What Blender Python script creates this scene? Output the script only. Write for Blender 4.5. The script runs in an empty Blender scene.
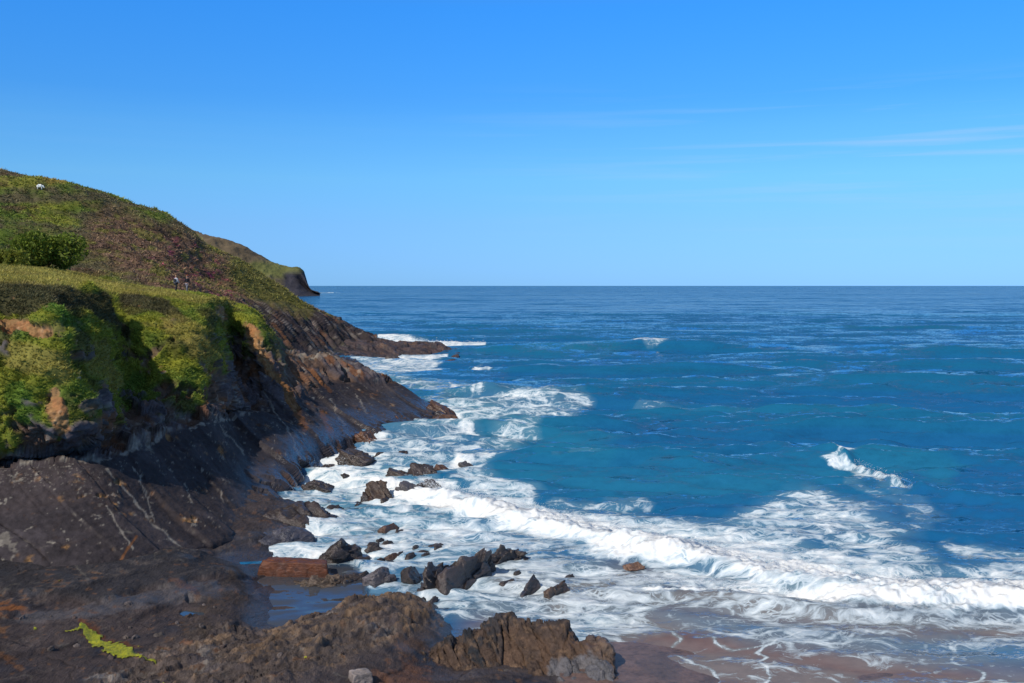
import bpy, math, random
import numpy as np
rng = np.random.default_rng(7)
random.seed(7)
scene = bpy.context.scene
COL = scene.collection
H = 15.0; F = 1000.0; CX = 512.0; HY = 285.5     # eye height, focal length in px, centre column, horizon row

# ------------------------------------------------------------------ noise
_perm = np.random.default_rng(3).permutation(256); _perm = np.concatenate([_perm, _perm, _perm])
_g = np.random.default_rng(4).normal(size=(256, 3)); _g /= np.linalg.norm(_g, axis=1)[:, None]
def perlin(p):
    p = np.asarray(p, float); i = np.floor(p).astype(np.int64); f = p - i; i &= 255
    u = f*f*f*(f*(f*6-15)+10); out = np.zeros(len(p))
    for dx in (0, 1):
        wx = u[:, 0] if dx else 1-u[:, 0]
        for dy in (0, 1):
            wy = u[:, 1] if dy else 1-u[:, 1]
            for dz in (0, 1):
                wz = u[:, 2] if dz else 1-u[:, 2]
                h = _perm[_perm[_perm[(i[:, 0]+dx) & 255]+((i[:, 1]+dy) & 255)]+((i[:, 2]+dz) & 255)]
                g = _g[h]
                out += wx*wy*wz*(g[:, 0]*(f[:, 0]-dx)+g[:, 1]*(f[:, 1]-dy)+g[:, 2]*(f[:, 2]-dz))
    return out*1.6
def fbm(p, o=4, gain=.5, lac=2.03):
    a = 1; s = 0; t = 0
    for k in range(o):
        s = s + a*perlin(p + 17.3*k); t += a; p = p*lac; a *= gain
    return s/t
def ridged(p, o=4, gain=.55):
    a = 1; s = 0; t = 0
    for k in range(o):
        s = s + a*(1-2*np.abs(perlin(p+31.7*k))); t += a; p = p*2.07; a *= gain
    return s/t
_c = np.random.default_rng(5).random((256, 4))
def worley(p):
    p = np.asarray(p, float); i = np.floor(p).astype(np.int64)
    f1 = np.full(len(p), 9.); f2 = f1.copy(); idv = np.zeros(len(p)); tx = np.zeros((len(p), 3))
    for dx in (-1, 0, 1):
        for dy in (-1, 0, 1):
            for dz in (-1, 0, 1):
                c = i+[dx, dy, dz]; cc = c & 255
                h = _perm[_perm[_perm[cc[:, 0]]+cc[:, 1]]+cc[:, 2]]
                q = c+_c[h, :3]; d = np.linalg.norm(q-p, axis=1)
                m = d < f1
                f2 = np.where(m, f1, np.minimum(f2, d)); idv = np.where(m, _c[h, 3], idv)
                tx[m] = (p-q)[m]; f1 = np.where(m, d, f1)
    return f1, f2, idv, tx
def sst(x, a=0., b=1.):
    t = np.clip((x-a)/(b-a), 0, 1); return t*t*(3-2*t)
def mix(a, b, t):
    return a*(1-t[:, None]) + np.asarray(b)*t[:, None]

# ------------------------------------------------------------------ picture <-> world
def P(px, py, D): return ((px-CX)/F*D, D, H-(py-HY)/F*D)
def PZ(px, py, z): return P(px, py, (H-z)*F/(py-HY))
def WZ(px, D, z): return ((px-CX)/F*D, D, z)
def proj(V): return CX+V[:, 0]/V[:, 1]*F, HY+(H-V[:, 2])/V[:, 1]*F
def stroke(x, y, pts, ysc=1.0):
    """1 on the line, 0 at its radius; pts are (px,py,radius)"""
    pts = np.array(pts, float)
    if len(pts) == 1: pts = np.vstack([pts, pts+[.01, 0, 0]])
    rm = pts[:, 2].max(); full = np.zeros(len(x)); k_ = np.where((x > pts[:, 0].min()-rm) & (x < pts[:, 0].max()+rm) & (y > pts[:, 1].min()-rm/ysc) & (y < pts[:, 1].max()+rm/ysc))[0]
    x = x[k_]; y = y[k_]; best = np.zeros(len(x))
    for a, b in zip(pts[:-1], pts[1:]):
        d = b-a; L = d[0]**2+(d[1]*ysc)**2
        t = np.clip(((x-a[0])*d[0]+(y-a[1])*ysc*d[1]*ysc)/L, 0, 1)
        r = a[2]+t*d[2]
        dist = np.hypot(x-a[0]-t*d[0], (y-a[1]-t*d[1])*ysc)
        best = np.maximum(best, np.clip(1-dist/r, 0, 1))
    full[k_] = best; return full

# ------------------------------------------------------------------ mesh helpers
def mesh_obj(name, V, faces, mat=None, parent=None, attrs=None, smooth=True):
    """faces: (n,3) or (n,4) int array"""
    me = bpy.data.meshes.new(name); V = np.ascontiguousarray(V, np.float32); faces = np.ascontiguousarray(faces, np.int32)
    n, k = faces.shape
    me.vertices.add(len(V)); me.vertices.foreach_set('co', V.ravel())
    me.loops.add(n*k); me.loops.foreach_set('vertex_index', faces.ravel())
    me.polygons.add(n); me.polygons.foreach_set('loop_start', np.arange(0, n*k, k, dtype=np.int32))
    me.update(calc_edges=True); me.validate()
    if smooth: me.polygons.foreach_set('use_smooth', np.ones(len(me.polygons), bool))
    for an, av in (attrs or {}).items():
        if av.ndim == 2:
            a = me.attributes.new(an, 'FLOAT_COLOR', 'POINT'); c = np.ones((len(V), 4), np.float32); c[:, :3] = np.clip(av, 0, 1)
            a.data.foreach_set('color', c.ravel())
        else:
            a = me.attributes.new(an, 'FLOAT', 'POINT'); a.data.foreach_set('value', av.astype(np.float32))
    if mat: me.materials.append(mat)
    o = bpy.data.objects.new(name, me); COL.objects.link(o)
    if parent: o.parent = parent
    return o
def tag(o, label=None, cat=None, group=None, kind=None):
    if label: o['label'] = label
    if cat: o['category'] = cat
    if group: o['group'] = group
    if kind: o['kind'] = kind
    return o
def empty(name, loc=(0, 0, 0), rz=0):
    o = bpy.data.objects.new(name, None); COL.objects.link(o); o.location = loc; o.rotation_euler = (0, 0, rz)
    o.empty_display_size = .3; return o
def gridfaces(R, C):
    a = np.arange(R*C).reshape(R, C)
    return np.stack([a[1:, :-1], a[1:, 1:], a[:-1, 1:], a[:-1, :-1]], -1).reshape(-1, 4)
def cr(A, t):
    n = len(A); i = np.clip(np.floor(t).astype(int), 0, n-2); f = (t-i)[:, None, None]
    g = lambda k: A[np.clip(k, 0, n-1)]
    p0, p1, p2, p3 = g(i-1), g(i), g(i+1), g(i+2)
    m1 = (p2-p0)*.4; m2 = (p3-p1)*.4
    return (2*f**3-3*f**2+1)*p1+(f**3-2*f**2+f)*m1+(-2*f**3+3*f**2)*p2+(f**3-f**2)*m2
def net(rows, res=1.3, cap=60):
    A = np.array(rows, float)
    x = CX+A[..., 0]/A[..., 1]*F; y = HY+(H-A[..., 2])/A[..., 1]*F
    def ts(L):
        out = []
        for i, l in enumerate(L):
            n = int(np.clip(math.ceil(l/res), 3, cap)); out += list(i+np.arange(n)/n)
        return np.array(out+[len(L)])
    rl = np.hypot(np.diff(x, axis=0), np.diff(y, axis=0)); wl = np.linalg.norm(np.diff(A, axis=0), axis=2)
    cl = np.hypot(np.diff(x, axis=1), np.diff(y, axis=1))
    tr = ts(np.percentile(rl, 75, axis=1)); tc = ts(np.percentile(cl, 75, axis=0))
    B = cr(A, tr); B = cr(B.transpose(1, 0, 2), tc).transpose(1, 0, 2)
    return B
def normals(B):
    du = np.gradient(B, axis=1); dv = np.gradient(B, axis=0)
    n = np.cross(dv, du); n /= np.linalg.norm(n, axis=2)[..., None]+1e-9
    if n[..., 2].mean() < 0: n = -n
    return n
def basis(d, n):
    d = np.array(d, float); d /= np.linalg.norm(d); n = np.array(n, float); n -= n.dot(d)*d; n /= np.linalg.norm(n)
    return np.stack([d, np.cross(n, d), n])
SLAB = basis((.62, -.45, -.5), (.45, -.35, .82))      # along the dip, along the strike, across the beds
STRIKE = basis((.60, .80, .06), (.75, -.5, .55))

# ------------------------------------------------------------------ materials
def newmat(name):
    m = bpy.data.materials.new(name); m.use_nodes = True; nt = m.node_tree
    return m, nt, nt.nodes, nt.links, nt.nodes['Principled BSDF']
def tex(N, Lk, kind, vec, **kw):
    t = N.new(kind)
    for k, v in kw.items():
        if k in t.inputs: t.inputs[k].default_value = v
        else: setattr(t, k, v)
    if vec is not None: Lk.new(vec, t.inputs['Vector'])
    return t
def ramp(N, Lk, src, stops):
    r = N.new('ShaderNodeValToRGB'); e = r.color_ramp.elements
    while len(e) < len(stops): e.new(.5)
    for el, (p, c) in zip(e, stops):
        el.position = p; el.color = (c, c, c, 1) if not hasattr(c, '__len__') else (*c, 1)
    Lk.new(src, r.inputs[0]); return r.outputs[0]
def mth(N, Lk, op, a, b=None, c=None, clamp=False):
    m = N.new('ShaderNodeMath'); m.operation = op; m.use_clamp = clamp
    for i, v in enumerate((a, b, c)):
        if v is None: continue
        if isinstance(v, (int, float)): m.inputs[i].default_value = v
        else: Lk.new(v, m.inputs[i])
    return m.outputs[0]
def mixc(N, Lk, f, a, b, mode='MIX'):
    m = N.new('ShaderNodeMix'); m.data_type = 'RGBA'; m.blend_type = mode
    for i, v in ((0, f), (6, a), (7, b)):
        if isinstance(v, (int, float)): m.inputs[i].default_value = v
        elif isinstance(v, tuple): m.inputs[i].default_value = (*v, 1)
        else: Lk.new(v, m.inputs[i])
    return m.outputs[2]
def attr(N, name):
    a = N.new('ShaderNodeAttribute'); a.attribute_name = name; return a
def pos(N): return N.new('ShaderNodeNewGeometry').outputs['Position']
def mapping(N, Lk, vec, scale, rot=(0, 0, 0)):
    m = N.new('ShaderNodeMapping'); m.inputs['Scale'].default_value = scale; m.inputs['Rotation'].default_value = rot
    Lk.new(vec, m.inputs['Vector']); return m.outputs[0]

def mat_ground(name, bump=.6, scale=3., aniso=(1, 1, 1), rot=(0, 0, 0), lo=.62, hi=1.4, wetr=(.75, .20), dist=.12, spec=.5):
    """albedo from the vertex attribute, fine mottling and relief from noise, gloss from the wetness attribute"""
    m, nt, N, Lk, b = newmat(name)
    p = mapping(N, Lk, pos(N), aniso, rot)
    n1 = tex(N, Lk, 'ShaderNodeTexNoise', p, Scale=scale, Detail=8., Roughness=.68).outputs[0]
    n2 = tex(N, Lk, 'ShaderNodeTexNoise', p, Scale=scale*.28, Detail=5., Roughness=.6).outputs[0]
    n3 = tex(N, Lk, 'ShaderNodeTexNoise', mapping(N, Lk, p, (.35, 1.8, 2.6)), Scale=scale*.8, Detail=5., Roughness=.6, Distortion=.2).outputs[0]
    f = ramp(N, Lk, n1, [(.25, lo), (.75, hi)])
    a = attr(N, 'albedo').outputs['Color']
    c = mixc(N, Lk, 1., a, f, 'MULTIPLY')
    c = mixc(N, Lk, 1., c, ramp(N, Lk, n2, [(.3, .75), (.7, 1.25)]), 'MULTIPLY')
    Lk.new(c, b.inputs['Base Color'])
    w = attr(N, 'wet').outputs['Fac']
    r = mth(N, Lk, 'MULTIPLY_ADD', w, wetr[1]-wetr[0], wetr[0]); r = mth(N, Lk, 'ADD', r, mth(N, Lk, 'MULTIPLY_ADD', n1, .3, -.15), clamp=True)
    Lk.new(r, b.inputs['Roughness']); Lk.new(mth(N, Lk, 'MULTIPLY_ADD', w, spec*1.1, .06), b.inputs['Specular IOR Level'])
    h = mth(N, Lk, 'ADD', n1, mth(N, Lk, 'MULTIPLY', n3, .7))
    bp = N.new('ShaderNodeBump'); bp.inputs['Strength'].default_value = bump; bp.inputs['Distance'].default_value = dist
    Lk.new(h, bp.inputs['Height']); Lk.new(bp.outputs[0], b.inputs['Normal'])
    return m
def mat_foliage(name):
    m, nt, N, Lk, b = newmat(name)
    a = attr(N, 'albedo').outputs['Color']
    Lk.new(a, b.inputs['Base Color']); b.inputs['Roughness'].default_value = .65; b.inputs['Specular IOR Level'].default_value = .2
    tr = N.new('ShaderNodeBsdfTranslucent'); Lk.new(a, tr.inputs['Color'])
    ms = N.new('ShaderNodeMixShader'); ms.inputs[0].default_value = .25
    Lk.new(b.outputs[0], ms.inputs[1]); Lk.new(tr.outputs[0], ms.inputs[2]); Lk.new(ms.outputs[0], N['Material Output'].inputs[0])
    return m
def mat_plain(name, c, rough=.7, var=.25, scale=20.):
    m, nt, N, Lk, b = newmat(name)
    n = tex(N, Lk, 'ShaderNodeTexNoise', pos(N), Scale=scale, Detail=4.).outputs[0]
    Lk.new(mixc(N, Lk, 1., tuple(c), ramp(N, Lk, n, [(.3, 1-var), (.7, 1+var)]), 'MULTIPLY'), b.inputs['Base Color'])
    b.inputs['Roughness'].default_value = rough; b.inputs['Specular IOR Level'].default_value = .25
    return m
M_cliff = mat_ground('cliff_rock_and_turf', .7, 2.4, aniso=(1, .7, 1.5), rot=(.5, .6, .3))
M_hill = mat_ground('hillside_heath', .9, 1.6, dist=.3)
M_far = mat_ground('far_headland', .8, .06, dist=4., aniso=(1, .3, 1))
M_plat = mat_ground('foreshore_rock', 1.3, 3.6, aniso=(1.2, .5, 1), rot=(0, 0, -.62), wetr=(.7, .3))
M_boulder = mat_ground('wet_boulder', 1., 4.5, aniso=(1., .6, 1.6), rot=(.5, .4, .4), wetr=(.6, .3), dist=.08, lo=.5, hi=1.7)
M_block = mat_ground('loose_block', .8, 5., wetr=(.6, .35), dist=.06, lo=.55, hi=1.5)
M_sand = mat_ground('wet_pebbly_sand', .5, 9., wetr=(.6, .22), dist=.03, lo=.55, hi=1.5)
M_leaf = mat_foliage('foliage')

# ------------------------------------------------------------------ colours (real surface colours)
SLATE = np.array([.036, .030, .032]); BROWN = np.array([.085, .052, .036]); RUST = np.array([.20, .085, .035])
LICHEN = np.array([.33, .29, .24]); GRASS = np.array([.14, .145, .018]); GREEN = np.array([.055, .10, .014])
HEATH = np.array([.050, .042, .022]); HEATHER = np.array([.095, .038, .050]); SOIL = np.array([.25, .14, .06])
GREY = np.array([.14, .125, .12]); DRYG = np.array([.19, .155, .04])

def scatter(name, B, mask, count, size, wid, blades=4, jitter=.3, gain=1.0, alb=None, seed=1, lean=.5, up=.7, mat=None):
    """tufts of pointed leaves standing on a grid surface B (R,C,3), chosen by mask (R,C); one ground-cover mesh"""
    r = np.random.default_rng(seed); R, C, _ = B.shape
    a = np.linalg.norm(np.cross(B[1:, :-1]-B[:-1, :-1], B[:-1, 1:]-B[:-1, :-1]), axis=2)
    D = B[:-1, :-1, 1]; w = a/(D**1.5)*mask[:-1, :-1]**2
    w = (w/w.sum()).ravel(); idx = r.choice(len(w), count, p=w); i, j = idx//(C-1), idx % (C-1)
    u, v = r.random((2, count, 1))
    p = B[i, j]*(1-u)*(1-v)+B[i+1, j]*u*(1-v)+B[i, j+1]*(1-u)*v+B[i+1, j+1]*u*v
    n = normals(B)[i, j]; al = alb.reshape(R, C, 3)[i, j]
    up_ = n*(1-up)+np.array([0, 0, 1.])*up
    V = []; Cc = []
    s = size*(.6+.8*r.random((count, 1)))*(.75+.25*(p[:, 1:2]/70))
    tone = np.exp(r.normal(size=(count, 1))*jitter)
    patch = 1+.6*fbm(p*.35, 3)[:, None]; s = s*(1+.7*np.clip(fbm(p*.6+30, 2), -.6, 1)[:, None])
    for k in range(blades):
        ang = r.random(count)*6.283; side = np.stack([np.cos(ang), np.sin(ang), 0*ang], 1)
        off = np.stack([np.cos(ang*3+k), np.sin(ang*2+k), 0*ang], 1)*s*.35*r.random((count, 1))
        b = p+off-up_*s*.15
        le = r.normal(size=(count, 3))*lean; le[:, 2] *= .3
        tip = b+(up_+le)*s*(.7+.5*r.random((count, 1)))
        wv = side*wid*(.6+.8*r.random((count, 1)))*(.75+.25*(p[:, 1:2]/70))
        V += [b-wv, b+wv, tip]
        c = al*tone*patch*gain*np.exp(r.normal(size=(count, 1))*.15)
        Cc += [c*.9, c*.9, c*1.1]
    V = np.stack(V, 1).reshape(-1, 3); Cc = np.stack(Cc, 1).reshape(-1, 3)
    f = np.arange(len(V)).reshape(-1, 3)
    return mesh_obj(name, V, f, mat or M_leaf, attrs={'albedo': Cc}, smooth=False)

# ================================================================== BIG HILL
def C_(px, D, z): return WZ(px, D, z)
crest = [(-260, 120, 200), (-100, 140, 200), (0, 170, 200), (30, 178, 201), (60, 184, 203), (100, 193, 207), (130, 205, 210), (165, 215, 213), (190, 230, 216),
         (205, 242, 218), (240, 266, 220), (272, 286, 222), (302, 303, 224), (330, 318, 225), (352, 333, 226), (375, 343, 228)]
m1 = [(-260, 190, 165), (-100, 200, 168), (0, 215, 172), (28, 219, 174), (55, 224, 176), (92, 233, 178), (120, 240, 180), (150, 250, 183), (172, 262, 186),
      (190, 275, 188), (220, 290, 191), (248, 303, 195), (280, 318, 200), (310, 334, 206), (338, 347, 212), (368, 351, 222)]
m2 = [(-260, 248, 138), (-100, 255, 140), (0, 262, 143), (28, 264, 146), (55, 266, 148), (92, 270, 150), (120, 274, 152), (148, 279, 155), (168, 286, 158),
      (184, 294, 160), (208, 310, 164), (235, 326, 168), (266, 340, 174), (296, 355, 182), (326, 362, 194), (360, 359, 212)]
m3 = [(-260, 300, 116), (-100, 300, 118), (0, 298, 118), (28, 298, 120), (55, 300, 122), (92, 301, 124), (120, 302, 125), (148, 304, 126), (168, 306, 128),
      (186, 310, 130), (212, 330, 136), (238, 352, 143), (268, 375, 150), (300, 385, 157), (332, 382, 168), (356, 370, 196)]
rows = [[C_(p, D+90, H-(y-HY)/F*D-6) for p, y, D in crest], [C_(p, D+22, H-(y-HY)/F*D-.8) for p, y, D in crest],
        [P(*c) for c in crest], [P(*c) for c in m1], [P(*c) for c in m2], [P(*c) for c in m3], [WZ(p, D-8, H-(y-HY)/F*D-5) for p, y, D in m3]]
B = net(rows, 1.15, 60); R, C, _ = B.shape; n = normals(B); V = B.reshape(-1, 3).copy(); nn = n.reshape(-1, 3)
x, y = proj(V)
rock = np.clip(stroke(x, y, [(225, 318, 26), (285, 330, 30), (330, 345, 34), (375, 352, 30)])*2.2, 0, 1)
rock = np.clip(rock+.5*fbm(V*.12, 3), 0, 1)*sst(x, 205, 260)
q = V@SLAB.T
V += nn*(fbm(V*.05, 4)*2.2*(1-rock)+ridged(q*[.06, .35, .5], 4)*.7+fbm(V*.45, 3)*.35)[:, None]*sst(y, 166, 185)[:, None]
V += nn*((ridged(q*[.05, .3, .6], 4)*1.1+(worley(q*[.12, .35, .8])[2]-.5)*.9)*rock)[:, None]
big = fbm(V*[.05, .03, .12], 4); med = fbm(V*[.2, .12, .4]+9, 4); fine = fbm(V*.9, 3)
col = mix(np.tile(HEATH*1.9, (len(V), 1)), np.array([.09, .125, .02]), sst(big+med*.8, -.22, .15))
col = mix(col, GRASS*1.3, sst(fbm(V*[.09, .05, .2]+40, 3), -.05, .3)*.7)
col = mix(col, (.11, .06, .04), sst(med, .12, .4)*.7)                              # bracken and dead stems
hz = np.clip(stroke(x, y, [(110, 235, 34), (160, 262, 42), (230, 290, 38), (300, 318, 34)])*2.2, 0, 1)
hz = np.clip(hz+.6*med, 0, 1)
heath = mix(np.tile(np.array([.15, .09, .06]), (len(V), 1)), (.07, .045, .03), sst(fine+med, -.1, .35))
heath = mix(heath, (.15, .14, .035), sst(fbm(V*[.25, .25, .6]+70, 4), .02, .3)*.8)
heath = mix(heath, (.24, .05, .09), sst(fbm(V*.5+80, 3), .12, .4)*np.clip(stroke(x, y, [(170, 262, 30), (215, 285, 30), (235, 300, 20)])*2, 0, 1)*.9)
col = mix(col, heath, hz)
tipg = np.clip(stroke(x, y, [(232, 270, 14), (262, 292, 20), (300, 312, 14)])*2.6+fine*.5, 0, 1)*sst(x, 215, 235)
col = mix(col, (.105, .10, .025), tipg*.9*(1-rock*.4))
rc = mix(np.tile(np.array([.085, .062, .058]), (len(V), 1)), (.035, .028, .03), sst(ridged(q*[.06, .5, .9]+5, 3), -.1, .5))
rc = mix(rc, (.22, .19, .17), sst(ridged(q*[.08, .45, .8]+15, 2), .72, .9)*.8)
rc = mix(rc, RUST*1.1, sst(fbm(q*[.05, .5, .9]+25, 3), .18, .38)*.75)
rc = mix(rc, (.09, .09, .02), sst(fbm(V*.3+11, 3), .15, .35)*.6*sst(-y, -335, -310))
col = mix(col, rc, sst(rock+.25*fine, .35, .65)*(1-tipg*.8))
soil = np.clip(stroke(x, y, [(48, 181, 9), (60, 183, 8)])*3, 0, 1); col = mix(col, (.22, .16, .04), soil*.8)
wet = sst(V[:, 2], 3.5, .5)*.9
hillB = V.reshape(R, C, 3)
tag(mesh_obj('hill', V, gridfaces(R, C), M_hill, attrs={'albedo': col, 'wet': wet}), kind='structure')
gm = (1-sst(rock, .25, .5)*.92).reshape(R, C)*(hillB[..., 2] > 5)
gm[:3] = 0
tag(scatter('heath_vegetation', hillB, gm, 56000, .21, .10, 4, .16, 1.8, col, 11, .8, .55), 'low heather, bracken and rough grass covering the big hillside', 'heath', kind='stuff')

# ================================================================== FAR HEADLAND
D0 = 1500.
top = [(60, 215, 1800), (150, 222, 1650), (205, 236, 1500), (222, 240, 1500), (238, 247, 1500), (255, 257, 1500), (270, 264, 1500), (286, 269, 1500), (299, 270, 1480), (304, 275, 1475), (306.5, 284, 1470), (310, 290.5, 1465), (318, 293.2, 1460)]
midr = [(60, 260, 1500), (150, 262, 1450), (205, 262, 1400), (222, 264, 1400), (238, 267, 1400), (255, 271, 1410), (270, 275, 1420), (286, 279, 1430), (297, 281, 1440), (302, 285, 1445), (308, 289.5, 1450), (314, 292, 1455), (320, 294, 1460)]
lowr = [(p, max(y+14, 297), z) for p, y, z in midr]
rows = [[WZ(p, D+500, H-(y-HY)/F*D-25) for p, y, D in top], [P(*c) for c in top], [P(*c) for c in midr],
        [WZ(p-2, 1360, -8) for p, y, D in midr]]
B = net(rows, .7, 60); R, C, _ = B.shape; V = B.reshape(-1, 3).copy(); nn = normals(B).reshape(-1, 3); x, y = proj(V)
cl = sst(x, 280, 287)*sst(y, 269, 276)
V += nn*(fbm(V*.01, 4)*7+ridged(V*[.03, .03, .01], 3)*4)[:, None]*(1-.55*cl)[:, None]
t = fbm(V*[.008, .004, .02], 4)
col = mix(np.tile(np.array([.12, .09, .055]), (len(V), 1)), (.085, .07, .045), sst(t, -.1, .3))
col = mix(col, (.12, .125, .04), np.clip(stroke(x, y, [(255, 268, 8), (285, 272, 9), (300, 271, 5)])*2, 0, 1)*.9)
col = mix(col, (.045, .042, .05), np.maximum(cl, sst(x, 303, 308)))
tag(mesh_obj('headland', V, gridfaces(R, C), M_far, attrs={'albedo': col, 'wet': 0*t}), kind='structure')

# ================================================================== NEAR BLUFF, SLABS AND POINT
T2 = [(-260, 268, 125), (-60, 266, 128), (0, 266, 130), (50, 270, 132), (100, 282, 138), (150, 290, 140), (205, 300, 140), (250, 318, 140), (290, 360, 130), (318, 378, 128), (360, 398, 132), (415, 412, 133), (455, 422, 128)]
T1 = [(-260, 272, 80), (-60, 270, 84), (0, 270, 86), (50, 274, 88), (100, 284, 98), (150, 291, 104), (205, 296, 112), (240, 308, 122), (268, 334, 118), (295, 362, 116), (345, 378, 124), (400, 397, 125), (449, 420, 121)]
E = [(-260, 280, 60), (-60, 282, 62), (0, 284, 64), (62, 285, 67), (104, 292, 84), (150, 296, 88), (205, 298, 93), (226, 306, 109), (254, 320, 104), (284, 349, 107), (330, 358, 114), (390, 380, 117), (440, 408, 116)]
B1 = [(-260, 320, 57), (-60, 318, 58), (0, 310, 60), (62, 310, 60.5), (112, 332, 76.5), (150, 320, 79), (208, 322, 83), (230, 345, 102), (260, 348, 98), (296, 375, 101), (345, 385, 109.5), (400, 398, 112), (443, 413, 114)]
B2 = [(-260, 370, 56), (-60, 370, 56), (0, 370, 57), (82, 380, 57.8), (124, 400, 71), (162, 370, 74.5), (214, 362, 79), (238, 382, 95), (272, 382, 93), (305, 400, 97), (350, 405, 104), (405, 410, 108.5), (446, 418, 112)]
B3 = [(-260, 440, 54), (-60, 435, 54), (0, 440, 55), (84, 425, 56.4), (126, 420, 67.5), (172, 400, 73), (220, 395, 77.5), (247, 403, 89), (283, 408, 90), (312, 420, 92), (355, 425, 98), (405, 422, 105), (446, 421, 110.5)]
B4 = [(-260, 462, 57), (-60, 462, 57), (0, 461, 57), (66, 456, 58), (114, 446, 62), (162, 426, 69.5), (208, 413, 75.5), (241, 412, 86), (278, 415, 89), (305, 425, 89.5), (350, 432, 95), (402, 427, 103), (446, 424, 109.5)]
S0 = [(-260, 470, 54), (-60, 470, 54.3), (0, 469, 54.6), (60, 466, 55.7), (105, 460, 58), (160, 438, 66), (206, 421, 73), (238, 418, 81), (275, 420, 86), (303, 430, 87), (348, 438, 93), (400, 430, 102), (446, 427, 108)]
S1 = [(-260, 515, 51), (-60, 515, 51.4), (0, 512, 51.8), (65, 510, 52.5), (120, 505, 54.5), (175, 490, 60.5), (220, 475, 67), (250, 470, 73.5), (280, 465, 77), (305, 455, 83), (345, 447, 91.5), (395, 436, 100.5), (446, 430, 107)]
Fz = [(-260, 570, 1.5), (-60, 565, 1.5), (0, 562, 1.5), (70, 568, 1.4), (130, 562, 1.3), (185, 550, 1.0), (235, 540, .45), (262, 520, .15), (290, 497, -.3), (310, 478, -.6), (342, 462, -.7), (392, 446, -.7), (446, 434, -.7)]
rows = [[P(*c) for c in r] for r in (T2, T1, E, B1, B2, B3, B4, S0, S1)]+[[PZ(*c) for c in Fz], [PZ(a, b+10, c-1.4) for a, b, c in Fz]]
rows = [[WZ(a, D+8, H-(b-HY)/F*D-5) for a, b, D in T2]]+rows
B = net(rows, 1.0, 80); R, C, _ = B.shape; V = B.reshape(-1, 3).copy(); nn = normals(B).reshape(-1, 3); x, y = proj(V)
e1 = fbm(V*.45, 4)
# turf region of the bluff
xs = [-260, 0, 30, 60, 90, 100, 125, 165, 185, 215, 235, 262, 285, 300, 330, 460]; yb = [445, 435, 428, 432, 402, 400, 410, 400, 404, 378, 335, 352, 362, 358, 330, 330]
turf = sst(np.interp(x, xs, yb)-y+e1*46+fbm(V*1.6, 3)*14, -5, 6); bare = sst(fbm(V*[.5, .5, .8]+91, 4)-.10, .08, .16)*sst(y, 315, 350); turf = turf*(1-bare*.85)
rowi = np.repeat(np.linspace(0, 1, R), C)
soil = np.zeros(len(V))
for s in ([(5, 320, 9), (25, 326, 12), (46, 334, 9)], [(52, 398, 10), (58, 418, 13), (62, 428, 9)], [(219, 312, 9), (221, 318, 7)], [(250, 328, 7), (262, 355, 8), (280, 385, 9), (295, 410, 6)], [(5, 322, 12), (12, 330, 10)]):
    soil = np.maximum(soil, stroke(x, y, s))
soil = sst(soil*2+e1*1.2+fbm(V*1.7+5, 3)*.9, .45, .95)
lowgr = sst(x, 300, 260)   # the point has no turf
turf = turf*(1-soil)*np.where(y > 300, 1, 1)*lowgr
rk = 1-np.clip(turf+soil*.6, 0, 1)
q = V@SLAB.T
f1, f2, cid, tx = worley(q*[.16, .42, .9]+[0, 3, 7]+.25*np.stack([fbm(q*.3, 2), fbm(q*.3+5, 2), fbm(q*.3+9, 2)], 1))
g1, g2, gid, gx = worley(q*[.5, 1.1, 2.2]+3.3)
slabz = sst(y-np.interp(x, [-60, 0, 105, 160, 205, 275, 330, 460], [468, 466, 458, 436, 418, 405, 380, 380]), -3, 6)     # smooth bedding planes below, broken beds above
edge = np.clip(1-(f2-f1)/.09, 0, 1); edge2 = np.clip(1-(g2-g1)/.12, 0, 1)
rough = rk*(1-slabz)
pl1 = worley(q*[.07, .22, .5]+[4, 1, 2]); st_ = q[:, 1]/3.1+fbm(q*[.05, .12, .1]+8, 2)*.9; fr_ = st_-np.floor(st_); stair = (_c[np.floor(st_).astype(int) & 255, 0]-.5)*(1-sst(fr_, .94, 1.))+(_c[(np.floor(st_).astype(int)+1) & 255, 0]-.5)*sst(fr_, .94, 1.)
st2 = q[:, 0]/5.2+fbm(q*[.1, .16, .1]+18, 3)*1.1+_c[np.floor(st_).astype(int) & 255, 1]*3; fr2 = st2-np.floor(st2); stair2 = (_c[np.floor(st2).astype(int) & 255, 2]-.5)*(1-sst(fr2, .93, 1.))+(_c[(np.floor(st2).astype(int)+1) & 255, 2]-.5)*sst(fr2, .93, 1.)
joint = np.maximum(sst(np.abs(fr_-.97), .03, .0), .8*sst(np.abs(fr2-.965), .035, .0))
d = rk*slabz*(stair*.34+stair2*.22) + rough*((cid-.5)*1.0+(gid-.5)*.5+(g2*0)+e1*.35+ridged(q*[.2, .9, 2.2], 3)*.22) + rk*slabz*((pl1[2]-.5)*.05+fbm(q*[.10, .3, .3], 3)*.10+ridged(q*[.08, .9, .6], 2)*.035)
flat_ = sst(nn[:, 2], .75, .93); d += turf*((fbm(V*.22, 3)*1.5+fbm(V*.9, 3)*.5)*(1-.8*flat_)+.1*(1-flat_))
d += soil*(ridged(V*[1.1, 1.1, 1.4], 4)*.5-.3)
d += fbm(V*2.2, 2)*.06*rk
low = sst(V[:, 2], 1.3, .5)*sst(x, 215, 260); d += low*rk*((gid-.5)*.5+(cid-.5)*.3)
V += nn*(d*sst(rowi, 0, .1))[:, None]
fine = fbm(V*1.7, 4)
col = np.tile(SLATE, (len(V), 1)); col = mix(col, BROWN*.5, sst(e1+fine*.6, .1, .5)*.35)
col = mix(col, SLATE*1.5, (cid > .7)*.6)
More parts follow.
